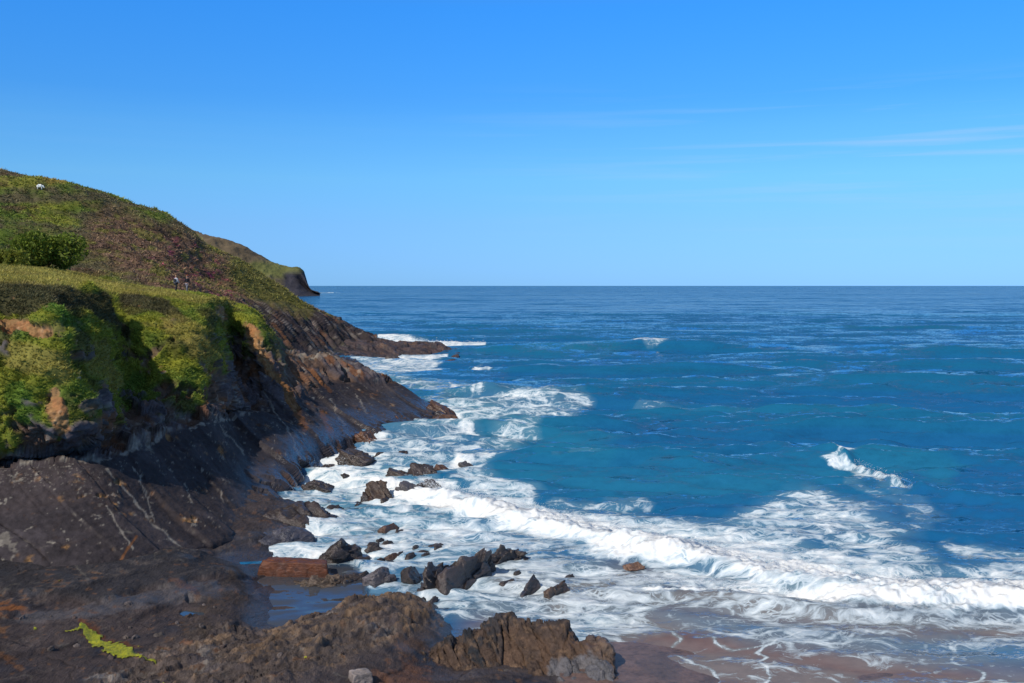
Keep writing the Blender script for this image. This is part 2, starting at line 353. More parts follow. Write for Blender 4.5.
brk = mix(np.tile(BROWN*1.5, (len(V), 1)), SLATE*2.4, sst(cid+.4*e1, .35, .6)); brk = mix(brk, RUST*.9, sst(fbm(q*[.15, .6, 1.]+33, 3), .15, .35)*.8)
brk = mix(brk, LICHEN*.8, sst(fbm(V*.8+44, 4), .22, .4)*.7)
col = mix(col, brk, (1-slabz)*.9)
jn = joint*sst(fbm(V*.5+66, 3), -.15, .2); col = mix(col, LICHEN*.6, jn*sst(fine, -.1, .35)*slabz*.6); col = mix(col, SLATE*.4, jn*sst(-fine, .1, .4)*slabz*.8)
# upper left slab: browner with pale lichen specks; pale broken edge along its top; quartz veins
ul = sst(stroke(x, y, [(-200, 490, 60), (0, 485, 50), (80, 480, 34)])*1.8+e1*.4, .3, .9)
col = mix(col, (.052, .041, .041), ul*.8); col = mix(col, LICHEN*.8, ul*sst(perlin(V*10)+.5*perlin(V*5+3)+.4*e1-.5*sst(y, 475, 510), .42, .7)*.4)
topedge = [(-200, 470, 4), (0, 468, 4), (100, 461, 4.5), (150, 446, 5), (165, 433, 5), (235, 417, 4), (262, 412, 3)]
te = sst(stroke(x, y+e1*5, topedge)*1.1+fine*1.6+e1*1.2, .75, 1.15); col = mix(col, LICHEN*.8, te*.7)
for s in ([(150, 432, 9), (175, 418, 12), (190, 402, 11)], [(125, 440, 10), (150, 448, 9)], [(-20, 520, 16), (5, 540, 13), (15, 550, 8)], [(160, 404, 9), (185, 400, 9)], [(300, 352, 9), (330, 358, 7), (345, 364, 5)], [(222, 345, 4), (226, 352, 4)]):
    k = sst(stroke(x, y, s)*1.2+fbm(V*1.2+60, 3)*1.2+fbm(V*4+6, 3)*1.2, .6, 1.1); col = mix(col, LICHEN*.6, k*.6)
veins = ([(105, 470, 1.2), (130, 495, 1.6), (150, 520, 1.6), (190, 555, 1.3)], [(105, 508, 1.2), (118, 530, 1.4), (132, 553, 1.2)], [(132, 468, 1.2), (145, 492, 1.2), (155, 520, 1)],
         [(185, 482, .9), (190, 505, 1)], [(265, 395, 1), (292, 440, 1), (300, 470, .9)], [(210, 415, .9), (245, 455, 1)], [(330, 400, 1), (345, 425, .9)], [(356, 395, .9), (366, 415, .9)], [(222, 490, .9), (225, 500, 1)])
for v_ in veins:
    k = sst(stroke(x+fbm(V*1.1, 3)*4, y+fbm(V*1.1+8, 3)*3, [(a, b, c*1.25) for a, b, c in v_])+.5*fine, .25, .7); col = mix(col, LICHEN*.7, k*.75)
for s in ([(283, 385, 5), (296, 415, 7), (305, 428, 4)], [(322, 412, 4), (335, 445, 6), (345, 455, 5)], [(172, 396, 6), (200, 404, 5)], [(135, 540, 2), (118, 565, 2)], [(300, 360, 4), (330, 392, 3)]):
    k = sst(stroke(x, y, s)*1.5+fine*.8, .35, .8); col = mix(col, RUST*.8, k*.8)
wet = sst(V[:, 2]+e1*1.0+fbm(V*.15, 2), 3.3, 1.)*sst(x, 215, 290)
col = mix(col, SLATE*.85+np.array([0, .001, .004]), wet*.6)
col = mix(col, (.10, .055, .03), sst(V[:, 2]+.6*fine, 1.0, .3)*sst(e1, -.05, .25)*sst(x, 260, 300)*.8)
sl = mix(np.tile(SOIL, (len(V), 1)), RUST*1.4, sst(fbm(V*1.3+20, 3), -.1, .3)*.7); sl = mix(sl, (.42, .27, .15), sst(fine, .1, .4)*.6)
sl = mix(sl, RUST*.7, sst(y, 350, 390)*sst(x, 200, 250)*.7)
col = mix(col, sl, soil)
tc = mix(np.tile(GRASS*1.05, (len(V), 1)), (.085, .115, .018), sst(fbm(V*.35+3, 4), -.05, .3)); tc = mix(tc, HEATH, sst(fbm(V*.3+50, 4), .05, .3)*.7)
hm = np.maximum.reduce([stroke(x, y, [(-100, 292, 16), (30, 292, 13), (75, 298, 15), (105, 318, 12), (125, 335, 10)]), stroke(x, y, [(125, 298, 9), (160, 305, 9), (180, 318, 8)]), stroke(x, y, [(5, 303, 12), (35, 308, 8)])])
tc = mix(tc, HEATH*.9, sst(hm*2+e1*.6, .3, .8)*.9)
bright = np.maximum.reduce([stroke(x, y, [(-200, 272, 14), (60, 276, 14), (110, 286, 8), (180, 297, 5), (230, 304, 5)]), stroke(x, y, [(175, 325, 20), (205, 350, 20), (215, 375, 9)]), stroke(x, y, [(20, 360, 22), (60, 370, 22)]), stroke(x, y, [(90, 350, 10), (110, 385, 10)])])
tc = mix(tc, DRYG*.95, sst(bright*1.8+e1*.6, .3, .9)*.75)
gd = sst(np.maximum(stroke(x, y, [(20, 395, 18), (35, 420, 14)]), stroke(x, y, [(50, 310, 9), (75, 325, 9)]))*1.8+e1*.5, .3, .8); tc = mix(tc, GREEN*1.1, gd*.8)
col = mix(col, tc, turf)
cliffB = V.reshape(R, C, 3)
tag(mesh_obj('cliff', V, gridfaces(R, C), M_cliff, attrs={'albedo': col, 'wet': wet*(1-turf)}), kind='structure')
gm = (sst(turf, .5, .9)+.0).reshape(R, C); gm[cliffB[..., 1] > 126] *= .3; gm[:2] = 0
tag(scatter('turf_grass', cliffB, gm, 92000, .155, .042, 5, .16, 1.9, col, 12, .8, .5), 'tufted grass and low scrub growing over the bluff and terrace', 'grass', kind='stuff')
cliff_surf = cliffB

# ================================================================== FORESHORE PLATFORM
pts = np.array([(-260, 550, 1.3), (-260, 700, 1.5), (-260, 780, 1.6), (0, 560, 1.35), (0, 600, 1.3), (0, 640, 1.3), (0, 720, 1.5), (100, 575, 1.25), (100, 600, 1.2), (100, 630, 1.05), (100, 700, 1.3), (180, 570, 1.0), (180, 610, .9), (190, 700, 1.4),
    (230, 560, .35), (236, 575, .7), (240, 592, .75), (247, 553, -.12), (212, 545, .5), (225, 535, .6), (250, 535, .45), (270, 528, .35), (262, 545, .1), (285, 512, .25), (305, 500, .05), (285, 545, -.35), (275, 562, -.1), (300, 572, -.1), (290, 594, -.28), (256, 612, .12), (275, 608, .0), (315, 588, -.28), (230, 625, .85), (335, 588, -.2), (352, 606, .9), (300, 640, 1.2), (250, 675, 1.4), (390, 598, .9), (425, 606, .5),
    (365, 640, 1.2), (420, 630, .5), (340, 683, 1.2), (452, 600, -.3), (485, 612, -.5), (450, 640, .1), (480, 680, .7), (560, 680, .4), (605, 640, -.3), (620, 600, -.9), (640, 700, -.3),
    (640, 550, -1.2), (420, 565, -.7), (350, 562, -.5), (320, 540, -.8), (302, 528, -.5), (400, 520, -1.2), (520, 560, -1.2), (300, 760, 1.5), (500, 760, .9), (660, 780, 0.), (380, 585, -.1), (660, 520, -1.4)], float)
def tps(pts, x, y):
    a = pts[:, :2]/100; k = lambda r: np.where(r > 0, r*r*np.log(r+1e-12), 0)
    n_ = len(a); K = k(np.linalg.norm(a[:, None]-a[None], axis=2))+np.eye(n_)*.01; Pm = np.hstack([np.ones((n_, 1)), a])
    A = np.block([[K, Pm], [Pm.T, np.zeros((3, 3))]]); w = np.linalg.solve(A, np.concatenate([pts[:, 2], np.zeros(3)]))
    q = np.stack([x, y], 1)/100; o = np.zeros(len(q))
    for i in range(n_): o += w[i]*k(np.linalg.norm(q-a[i], axis=1))
    return o+w[n_]+q@w[n_+1:]
gx_, gy_ = np.meshgrid(np.arange(-260, 672, 1.3), np.arange(494, 792, .95)); x = gx_.ravel(); y = gy_.ravel(); R, C = gx_.shape
z = tps(pts, x, y)
V = np.stack(PZ(x, y, z), 1) if False else np.stack([(x-CX)/F*(H-z)*F/(y-HY), (H-z)*F/(y-HY), z], 1)
# keep the plan position of a level sheet so the relief is a true height field
D = (H-.8)*F/(y-HY); V[:, 1] = D; V[:, 0] = (x-CX)/F*D
q = V@STRIKE.T
jag = sst(stroke(x, y, [(120, 720, 50), (250, 672, 70), (330, 640, 52), (410, 606, 34), (435, 602, 16)])*2+.3*fbm(V*.5, 3), .2, .7)
def soft(w, t=.22): return (w[0], w[1], .5+(w[2]-.5)*sst((w[1]-w[0])/t, 0, 1), w[3])
w1 = soft(worley(q*[.45, 1.5, 2.0]+.2*fbm(V*1.5, 3)[:, None])); w2 = worley(q*[.10, .3, .4]+5+.3*fbm(V*.4, 3)[:, None]); w2 = soft(w2, .3); w3 = soft(worley(V*[1.1, 1.1, 1.]+9+.3*fbm(V*1.2, 3)[:, None]))
z += jag*(ridged(q*[.45, 1.5, 1.2], 5, .65)*.34+(w1[2]-.5)*.34+(w3[2]-.5)*.12+fbm(V*3, 3)*.10-.05)
z += (1-jag)*((w2[2]-.5)*.20+fbm(V*.5, 4)*.12+ridged(q*[.2, 1.2, 1], 3)*.04)
z[y < 512] -= 0; sp_ = q[:, 1]/1.15+fbm(q*[.08, .2, .2]+8, 3)*1.1; fl_ = np.floor(sp_); fp_ = sp_-fl_; pst = (_c[fl_.astype(int) & 255, 0]-.5)*(1-sst(fp_, .86, 1.))+(_c[(fl_.astype(int)+1) & 255, 0]-.5)*sst(fp_, .86, 1.)
sq_ = q[:, 0]/2.6+fbm(q*[.2, .2, .2]+28, 3)*1.2+_c[fl_.astype(int) & 255, 1]*4; fq_ = sq_-np.floor(sq_); pst2 = (_c[np.floor(sq_).astype(int) & 255, 2]-.5)
plj = np.maximum(sst(np.abs(fp_-.95), .05, .0), .9*sst(np.abs(fq_-.97), .03, 0.))*sst(fbm(V*.7+66, 3), -.2, .2)
z += (1-jag)*(pst*.20-.05*plj)
lower = sst(np.interp(x, [-260, 0, 60, 115, 180, 245], [604, 604, 612, 609, 590, 572])-y+fbm(V*.8, 4)*10, -3, 3)*sst(y, 550, 556)      # the plate below the great slab stands up with an edge
z += lower*.22*sst(x, 262, 235)
pool = np.maximum(sst(stroke(x, y, [(186, 613, 9), (200, 615, 10)], 1.6)+.25*fbm(V*1.5, 2), .3, .6), sst(stroke(x, y, [(190, 601, 8), (205, 603, 7)], 1.6)+.25*fbm(V*1.5+4, 2), .35, .65))
z -= pool*.22
V[:, 2] = z
e1 = fbm(V*.5, 4); fine = fbm(V*2.2, 4)
col = mix(np.tile(np.array([.062, .048, .046]), (len(V), 1)), (.036, .032, .036), sst(e1, -.05, .3)); col = mix(col, (.036, .034, .037), lower*.85*(y < 640))
col = mix(col, (.10, .078, .068), jag*.75); col = mix(col, (.20, .13, .08), jag*sst(w1[2]+.8*fine, .5, .9)*.7); col = mix(col, (.27, .24, .21), jag*sst(fine+e1, .25, .6)*.7); col = mix(col, (.06, .05, .055), jag*sst(w3[2], .6, .9)*.6)  # ridge crags: pale highlights on tops and shade in crevices put into the colour
col = mix(col, (.018, .016, .018), plj*(1-jag)*.75); col = mix(col, (.13, .105, .09), sst(pst, .15, .45)*(1-jag)*sst(fine, -.1, .3)*.45)
gb = sst(stroke(x, y, [(20, 630, 8), (90, 622, 12), (150, 605, 12), (215, 590, 9)])*1.6+fine*.7, .3, .9); col = mix(col, (.095, .085, .085), gb*.5)
cr_ = np.clip(1-(w2[1]-w2[0])/.05, 0, 1); col = mix(col, LICHEN*.45, sst(cr_*.7+fine*.7, .5, .9)*.5)
for s, c in (([(-20, 622, 8), (20, 623, 6)], (.38, .13, .03)), ([(0, 640, 5), (5, 648, 5)], (.3, .14, .06)), ([(80, 632, 4), (105, 645, 7), (128, 655, 5)], (.22, .08, .03)), ([(0, 672, 5), (20, 683, 4)], (.2, .09, .04)),
             ([(120, 555, 2.), (140, 553, 2)], (.35, .18, .06)), ([(72, 575, 1.6), (88, 597, 1.6)], LICHEN*.6), ([(155, 560, 1.4), (155, 572, 1.4)], LICHEN*.5), ([(183, 652, 5), (190, 655, 5)], (.2, .09, .05)),
             ([(380, 690, 20), (420, 680, 26), (410, 665, 16)], (.21, .10, .06)), ([(405, 650, 14), (418, 640, 12)], (.17, .10, .065)), ([(240, 568, 9), (236, 590, 20), (200, 625, 25)], (.095, .07, .055)), ([(170, 590, 3), (195, 595, 4)], (.16, .08, .05))):
    k = sst(stroke(x, y, [(a, b, c2*1.3) for a, b, c2 in s])*1.2+fine*1.3+e1*.5, .35, .95); col = mix(col, np.array(c)*.65, k*.65)
alg = sst(stroke(x, y, [(82, 637, 4.5), (98, 648, 12), (112, 658, 16), (126, 666, 12)], 1.15)*1.5+fine*1.0-.25*np.clip(1-np.abs(fbm(V*3, 3))/.06, 0, 1), .38, .6)
alg = np.maximum(alg, sst(stroke(x, y, [(66, 645, 3.5), (80, 640, 3)])+fine*.8, .35, .7)); alg = np.maximum(alg, sst(stroke(x, y, [(130, 666, 3), (155, 674, 3.5)])+fine*.9, .35, .7)); alg = np.maximum(alg, sst(stroke(x, y, [(35, 639, 5)])+fine*.8, .4, .8))
wet = np.clip(sst(z+.3*e1, .7, .1)+sst(e1, .15, .5)*.5+gb*.4, 0, 1); col = col*(1-.35*sst(z, .4, .1))[:, None]
platB = V.reshape(R, C, 3)
tag(mesh_obj('rock_platform', V, gridfaces(R, C), M_plat, attrs={'albedo': col, 'wet': wet}), kind='structure')
# bright green algae: a soft mat lying in its hollow, lifted a little off the rock
am = (alg.reshape(R, C) > .45)
f = gridfaces(R, C); keep = (alg[f].min(1) > .42); f = f[keep]; used = np.unique(f); mp = -np.ones(len(V), int); mp[used] = np.arange(len(used))
Va = V[used].copy(); Va[:, 2] += .012+.05*np.clip(alg[used]-.45, 0, 1)+.02*fbm(Va*4, 2)
ca = mix(np.tile(np.array([.33, .32, .015]), (len(Va), 1)), (.14, .17, .01), sst(fbm(Va*5, 4), -.1, .35)); ca = mix(ca, (.06, .08, .01), sst(alg[used], .6, .43)*.7)
tag(mesh_obj('green_algae', Va, mp[f], M_plat, attrs={'albedo': ca, 'wet': np.full(len(Va), .5)}), 'bright yellow green patch of algae on the dark foreshore rock', 'algae', kind='stuff')
# small pools
def pool_mesh(px, py, w, h, zz, seed):
    r = np.random.default_rng(seed); k = 26; a = np.linspace(0, 2*np.pi, k, endpoint=False); rr = 1+.16*np.sin(3*a+seed)+.08*r.normal(size=k)
    Vp = [PZ(px, py, zz)]+[PZ(px+w*rr[i]*math.cos(a[i]), py+h*rr[i]*math.sin(a[i]), zz) for i in range(k)]
    return np.array(Vp), np.array([(0, 1+(i+1) % k, 1+i) for i in range(k)])
m, nt, N, Lk, b = newmat('still_pool_water'); b.inputs['Base Color'].default_value = (.03, .05, .07, 1); b.inputs['Roughness'].default_value = .06; b.inputs['Specular IOR Level'].default_value = 1.
bp = N.new('ShaderNodeBump'); bp.inputs['Strength'].default_value = .15; bp.inputs['Distance'].default_value = .02; Lk.new(tex(N, Lk, 'ShaderNodeTexNoise', pos(N), Scale=3.).outputs[0], bp.inputs['Height']); Lk.new(bp.outputs[0], b.inputs['Normal'])
M_pool = m
zz = platB[int((613-494)/.95), int((193+260)/1.3), 2]+.10
Vp, fp = pool_mesh(193, 614, 16, 7.5, zz, 3)
tag(mesh_obj('tide_pool', Vp, fp, M_pool), kind='structure')

# ================================================================== BEACH
bx, by = np.meshgrid(np.linspace(560, 1320, 220), np.linspace(596, 800, 150)); x = bx.ravel(); y = by.ravel()
z = tps(np.array([(560, 640, .05), (600, 650, .16), (640, 650, .10), (640, 683, .22), (690, 683, .08), (720, 683, -.03), (700, 655, -.08), (650, 630, -.08), (760, 683, -.06), (850, 683, .0), (960, 683, -.1), (1100, 683, -.1), (1300, 700, -.1), (700, 600, -.5), (1000, 600, -.6), (1300, 600, -.6), (600, 600, -.5), (560, 800, .8), (800, 800, .7), (1300, 800, .6), (650, 720, .35)]), x, y)
D = (H-.1)*F/(y-HY); V = np.stack([(x-CX)/F*D, D, z+.03*fbm(np.stack([x, y*2, 0*x], 1)/40, 3)], 1)
col = mix(np.tile(np.array([.135, .086, .070]), (len(V), 1)), (.095, .065, .055), sst(fbm(V*.6, 3), -.1, .3)); col = mix(col, (.04, .03, .028), sst(perlin(V*7)+.4*perlin(V*3), .35, .55)*.7)
tag(mesh_obj('beach', V, gridfaces(*bx.shape), M_sand, attrs={'albedo': col, 'wet': np.full(len(V), .35)}), kind='structure')

BR = (.066, .034, .021)
RK = [
 ('brown rock at the tip of the dark point, joined to its slab', 438, 414, 34, 19, .6, BR), ('isolated brown rock furthest out beyond the tip of the dark point', 449, 425, 36, 15, .4, (.085, .045, .025)),
 ('tiny flat rock awash just off the tip of the dark point', 453, 433, 13, 3, .1, None), ('rounded brown boulder against the foot of the blue black slab', 369, 443, 30, 23, .3, (.10, .048, .028)),
 ('small rusty boulder high against the slab just behind the tip of the point', 402, 424, 22, 16, .5, (.10, .048, .028)), ('broad black rock with white water running off it below the rounded brown boulder', 355, 462, 42, 19, .2, None),
 ('low blue black rock close to the slab foot, left of the clustered wet rocks', 321, 488, 36, 13, .3, None), ('small black rock in foam between the low blue black rock and the mid surf ledge', 347, 476, 13, 5, .1, None),
 ('dark left end of the ledge of rocks in the middle of the surf', 398, 476, 30, 12, .1, None), ('highest rock of the mid surf ledge, water streaming down its face', 421, 474, 30, 15, .2, None),
 ('brown right end of the ledge of rocks in the middle of the surf', 440, 472, 20, 11, .1, BR), ('tiny black rock awash left of the mid surf ledge', 370, 473, 13, 4, 0, None),
 ('knobbly dark brown rock with a notched top, front left of the mid surf trio', 378, 495, 29, 20, .3, (.07, .045, .03)), ('middle rock of the trio below the mid surf ledge, wet and grey', 408, 491, 25, 15, .3, (.06, .055, .06)),
 ('low right hand rock of the trio below the mid surf ledge', 432, 486, 21, 9, .1, None), ('grey rock barely showing in foam to the right of the mid surf ledge', 465, 465, 16, 6, 0, (.07, .065, .07)),
 ('faint wet rock furthest right of the mid surf ledge', 485, 463, 13, 4, 0, (.07, .065, .07)), ('small square brown rock under the notched dark brown rock', 373, 502, 11, 9, 0, BR),
 ('flat little rock left of the small square brown rock', 358, 504, 15, 5, 0, None), ('long rugged blue black block at the slab foot where surf enters the inlet', 298, 520, 84, 32, .2, None),
 ('lower shoulder of blue black rock beside the inlet, under the rugged block', 283, 542, 60, 24, .2, (.05, .048, .06)), ('tall dark rock alone in the inlet surf above the red brown block', 340, 558, 46, 38, .3, None),
 ('dome shaped brown rock in surf right of the tall inlet rock', 388, 532, 27, 12, .2, BR), ('pointed dark rock below the dome shaped brown rock', 374, 551, 19, 14, .1, None),
 ('small rock touching the pointed dark rock on its right', 388, 545, 15, 8, 0, None), ('low brown rock in foam below the pointed dark rock', 392, 558, 17, 8, 0, BR),
 ('narrow upright rock left of the twin leaning blades', 411, 582, 21, 23, .2, None, 1.75, (1.9, 1.1, .75)), ('wedge shaped rock with a smooth grey top behind the shore ridge', 379, 582, 32, 23, .2, (.08, .07, .075)),
 ('low dark rock between the wedge shaped rock and the red brown block', 351, 580, 34, 11, .1, None), ('small flat rock awash above the twin leaning blades', 422, 553, 14, 6, 0, None),
 ('low rock between two blades, behind the narrow upright rock', 436, 547, 18, 6, 0, (.06, .05, .05)),
 ('dark rock stub left of the lone leaning spike in the wash', 530, 598, 20, 24, 0, (.05, .04, .04), 1.15, (1.9, .8, .85)), ('knobbly brown spike in the wash right of the dark rock stub', 556, 600, 17, 18, .1, (.07, .045, .03), .95, (1.9, .65, .6)),
 ('small dark nub behind the knobbly brown spike', 570, 579, 15, 8, 0, None), ('reddish sandy rock barely breaking the foam below the main breaker', 634, 567, 24, 8, 0, (.20, .11, .07)),
 ('reddish flat rock awash left of the swash line', 628, 600, 20, 7, 0, (.20, .11, .07)), ('dark boulder in foam at the foot of the distant rock ledge', 393, 360, 17, 8, .2, (.06, .045, .04)),
 ('small rock standing at the seaward tip of the distant rock ledge', 432, 349, 13, 6, .3, BR), ('low wet rock in the inlet right of the dome shaped brown rock', 428, 520, 16, 5, 0, (.07, .06, .065)),
 ('small dark rock at the end of the slab foot above the low blue black rock', 330, 470, 22, 9, .2, None),
]
# ================================================================== SEA
py = np.concatenate([np.array([0.35, .7, 1.1, 1.6, 2.2])+HY, np.arange(288.4, 330, .55), np.arange(330, 770, .75)])
px = np.concatenate([np.arange(-330, -6, 6), np.arange(-6, 1032, 1.45), np.arange(1036, 1360, 5)])
gx_, gy_ = np.meshgrid(px, py); x = gx_.ravel(); y = gy_.ravel(); R, C = gx_.shape
D = H*F/(y-HY); X = (x-CX)/F*D; Y = D; step = D*D/(H*F)*.75
V0 = np.stack([X, Y, 0*X], 1)
xw = x+(fbm(V0*[.05, .35, 0]+43, 3)*34+fbm(V0*[.10, .10, 0]+3, 4)*18+fbm(V0*[.6, .6, 0]+23, 3)*6)*np.clip(70/D, .5, 1.3); yw = y+(fbm(V0*[.1, .12, 0]+13, 4)*11+fbm(V0*[.6, .7, 0]+33, 3)*4)*np.clip(60/D, .12, 1.3)**1.3
def St(p, ysc=1.): return stroke(xw, yw, p, ysc)
foam = np.zeros(len(x))
def addf(p, dens, gain=2.0, ysc=1.45):
    global foam; g = min(gain, 2.)*.62; foam = np.maximum(foam, min(dens, .98)*np.clip(St([(a, b, c*(1.95 if c > 7 else 1.5)) for a, b, c in p], ysc)*g*1.25, 0, 1)**1.15)
# broad lace
addf([(320, 505, 46), (380, 470, 40), (430, 440, 34), (470, 415, 26), (550, 408, 16)], .58)
addf([(390, 448, 20), (470, 462, 18), (530, 430, 12)], .55)
addf([(440, 405, 16), (500, 412, 16), (580, 404, 11)], .60, 1.5)
addf([(300, 545, 36), (380, 535, 40), (450, 545, 44), (560, 580, 46), (640, 590, 34)], .66)
addf([(400, 500, 26), (330, 470, 22), (380, 455, 16)], .80, 1.7)
addf([(330, 560, 20), (400, 590, 24), (480, 600, 30), (560, 610, 30), (640, 620, 30)], .64, 1.8)
addf([(300, 540, 16), (290, 548, 14)], .66)
addf([(700, 548, 30), (800, 515, 38), (850, 520, 34), (900, 560, 40)], .66, 1.6); addf([(560, 515, 22), (680, 535, 24), (780, 552, 30), (900, 580, 26), (1100, 590, 26)], .72, 1.6)
addf([(700, 540, 16), (760, 510, 14), (810, 495, 16), (850, 505, 14)], .62, 1.5)
addf([(880, 480, 10), (930, 520, 16), (870, 540, 30)], .42, 1.5)
addf([(960, 548, 12), (1000, 556, 14), (1060, 566, 20)], .66, 1.6)
addf([(660, 620, 22), (740, 630, 30), (860, 640, 34), (960, 650, 34), (1100, 650, 40)], .54, 1.7)
addf([(640, 660, 26), (760, 670, 30), (900, 690, 34), (1100, 690, 40)], .47, 1.7)
addf([(500, 640, 40), (620, 630, 30)], .62, 1.6)
addf([(560, 497, 5), (600, 502, 6), (650, 500, 6)], .5); addf([(470, 480, 14), (540, 500, 10)], .66)
addf([(480, 392, 8), (420, 388, 10), (380, 372, 12)], .52); addf([(400, 366, 12), (360, 368, 14)], .6)
addf([(640, 405, 6), (720, 409, 4)], .42); addf([(560, 462, 5), (600, 458, 5)], .36)
addf([(650, 572, 14), (740, 588, 14), (840, 604, 12)], .74, 1.8); addf([(560, 560, 20), (660, 580, 16)], .66, 1.6); addf([(640, 596, 18), (760, 610, 20), (900, 622, 20), (1100, 626, 22)], .60, 1.5)
for k_, q_ in enumerate(RK):
    if q_[2] < 560 and k_ not in (18, 20): addf([(q_[1]-q_[3]*.25, q_[2]-2, q_[3]*.42+2), (q_[1]+q_[3]*.3, q_[2]-2, q_[3]*.42+2)], .80, 1.6, 2.2)
# solid white water
br = [(380, 488, 9), (420, 495, 12), (470, 506, 16), (520, 518, 20), (600, 534, 19), (680, 551, 19), (760, 571, 20), (840, 587, 20), (930, 598, 19), (1040, 601, 20), (1300, 610, 22)]
addf(br, 1.15, 2.0)
br2 = [(640, 588, 4), (700, 591, 6), (760, 597, 7), (830, 605, 9), (930, 610, 9), (1300, 615, 9)]
addf(br2, 1.0, 1.8)
addf([(383, 339, 4), (400, 341, 3), (440, 344, 4), (485, 345, 3)], .85); addf([(385, 357, 5), (420, 358, 6), (445, 357, 4)], .82); addf([(372, 366, 7), (400, 366, 8), (430, 366, 7)], .68); addf([(470, 371, 3), (480, 368, 5), (486, 370, 3)], .85, 1.6)
addf([(632, 349, 1.5), (655, 350, 2.5), (676, 348, 2)], .75); addf([(826, 457, 2.5), (850, 465, 5), (880, 478, 4.5), (905, 486, 2)], .72, 2.); addf([(850, 480, 7), (890, 500, 10), (920, 520, 12)], .44, 1.6)
addf([(322, 292.5, 1.), (340, 293, .6)], .7, 2)
addf([(452, 390, 4), (470, 394, 4)], .9); addf([(500, 400, 5), (540, 402, 4)], .7); addf([(420, 420, 5), (490, 428, 5)], .66); addf([(455, 425, 10), (470, 432, 8)], .8)
addf([(345, 455, 9), (330, 470, 9), (310, 490, 8)], .88, 1.6)
edges = ([(652, 598, 3), (646, 612, 4), (650, 632, 4), (676, 650, 4), (700, 672, 4), (706, 690, 4)], [(806, 628, 3), (780, 640, 3.5), (762, 656, 4), (742, 690, 4)], [(956, 636, 4), (942, 650, 5), (956, 672, 5), (966, 700, 5)], [(690, 640, 2), (740, 652, 2.5), (780, 645, 2)])
for e_ in edges: addf(e_, .66, 1.5)
# bare water holes
calm = np.maximum.reduce([stroke(x, y, [(262, 606, 44), (300, 596, 44), (345, 586, 26)]), stroke(x, y, [(235, 552, 14), (255, 556, 14)])*.0])
foam *= 1-.62*sst(calm*2.2, 0, .8)
teal = np.maximum.reduce([St([(380, 380, 20), (440, 400, 22), (520, 440, 30), (600, 455, 26)]), St([(500, 475, 24), (620, 485, 26), (760, 480, 26), (900, 470, 26)])*.7, St([(640, 412, 14), (800, 412, 10), (1000, 420, 12)])*.55, St([(480, 350, 6), (620, 352, 6)])*.8, St([(820, 450, 12), (950, 475, 14)])*.9, St([(330, 500, 50), (430, 500, 50)])*.8])
teal = np.clip(teal*1.6, 0, 1)
sand = np.clip(np.maximum.reduce([stroke(x, y, [(640, 640, 60), (740, 670, 60), (850, 680, 60), (1000, 700, 50), (1300, 720, 60)]), stroke(x, y, [(560, 600, 40), (620, 580, 30), (660, 575, 20)])*.8, stroke(x, y, [(500, 640, 60)])*.8, stroke(x, y, [(430, 590, 40)])*.3, St([(520, 585, 40), (700, 600, 34), (850, 622, 26), (1024, 632, 26), (1300, 636, 26)])*.7])*1.5, 0, 1)
# waves
Z = np.zeros(len(x)); r = np.random.default_rng(21)
shore = sst(D, 55, 110)
wind = 1+.5*fbm(V0*[.02, .02, 0]+77, 2)
PH = [fbm(V0*[.018, .01, 0]+k, 1)*2.0 for k in range(7)]
for k in range(140):
    lam = 1.2*(26/1.2)**(r.random()) if k > 5 else 18+r.random()*16
    if k > 104: lam = 14+r.random()*46
    th = math.radians(90)+r.normal()*(.14 if lam > 14 else .34); kk = 2*math.pi/lam
    A = (.0050 if lam < 26 else .0034)*lam**.95*(.6+.8*r.random()) if lam > 10 else (.0085 if lam > 3.5 else .015)*lam*(.6+.8*r.random())
    fade = np.clip((lam/step-2.)/2., 0, 1); ph = r.random()*6.28
    a_ = kk*(math.cos(th)*X+math.sin(th)*Y)+ph+PH[k % 7]
    Z += A*fade*(np.sin(a_)+.22*np.sin(2*a_+1.57))*(shore if lam > 8 else .45+.55*shore)
Z *= wind
# set waves that stand out as dark lines in the photo
def crest_wave(pts, A, back, front, taper=25.):
    """ridge along a crest line given by picture points on the water"""
    global Z
    cw = np.array([PZ(a, b, 0) for a, b in pts]); Yc = np.interp(X, cw[:, 0], cw[:, 1]); wob = fbm(V0*[.1, .0, 0]+5, 2)*1.2
    t = Y-Yc-wob; pr = np.where(t > 0, np.exp(-(t/back)**2), np.exp(-(t/front)**2))
    xa, xb = cw[0, 0], cw[-1, 0]; L = max((xb-xa)*.22, .5); env = sst(X, xa, xa+L)*sst(X, xb, xb-L)
    Z += A*pr*env*(1+.25*fbm(V0*[.15, .15, 0]+31, 2)); return pr*env
crest_wave([(420, 356), (520, 352), (640, 351), (800, 354), (920, 357), (1300, 362)], 1.7, 7, 2.6)
crest_wave([(380, 372), (700, 373), (1100, 376), (1300, 378)], 1.1, 6, 2.5)
crest_wave([(500, 392), (700, 387), (900, 388), (1200, 390)], 1.0, 5, 2.2)
crest_wave([(560, 418), (660, 411), (760, 414), (900, 420), (1300, 424)], 1.05, 4.5, 2.)
crest_wave([(740, 450), (826, 458), (912, 488), (960, 500), (1100, 512)], .42, 3.4, 1.3)
crest_wave([(470, 462), (560, 459), (660, 466), (760, 470)], .35, 3, 2)
crest_wave([(620, 352), (655, 349.5), (685, 349)], .2, 4, 2); crest_wave([(462, 372), (480, 368), (492, 370)], .4, 3, 1.5)
crest_wave([(370, 344), (400, 343), (440, 345), (510, 347)], .8, 5, 2)
crest_wave([(410, 392), (460, 393), (500, 398), (600, 404)], .6, 3, 1.6)
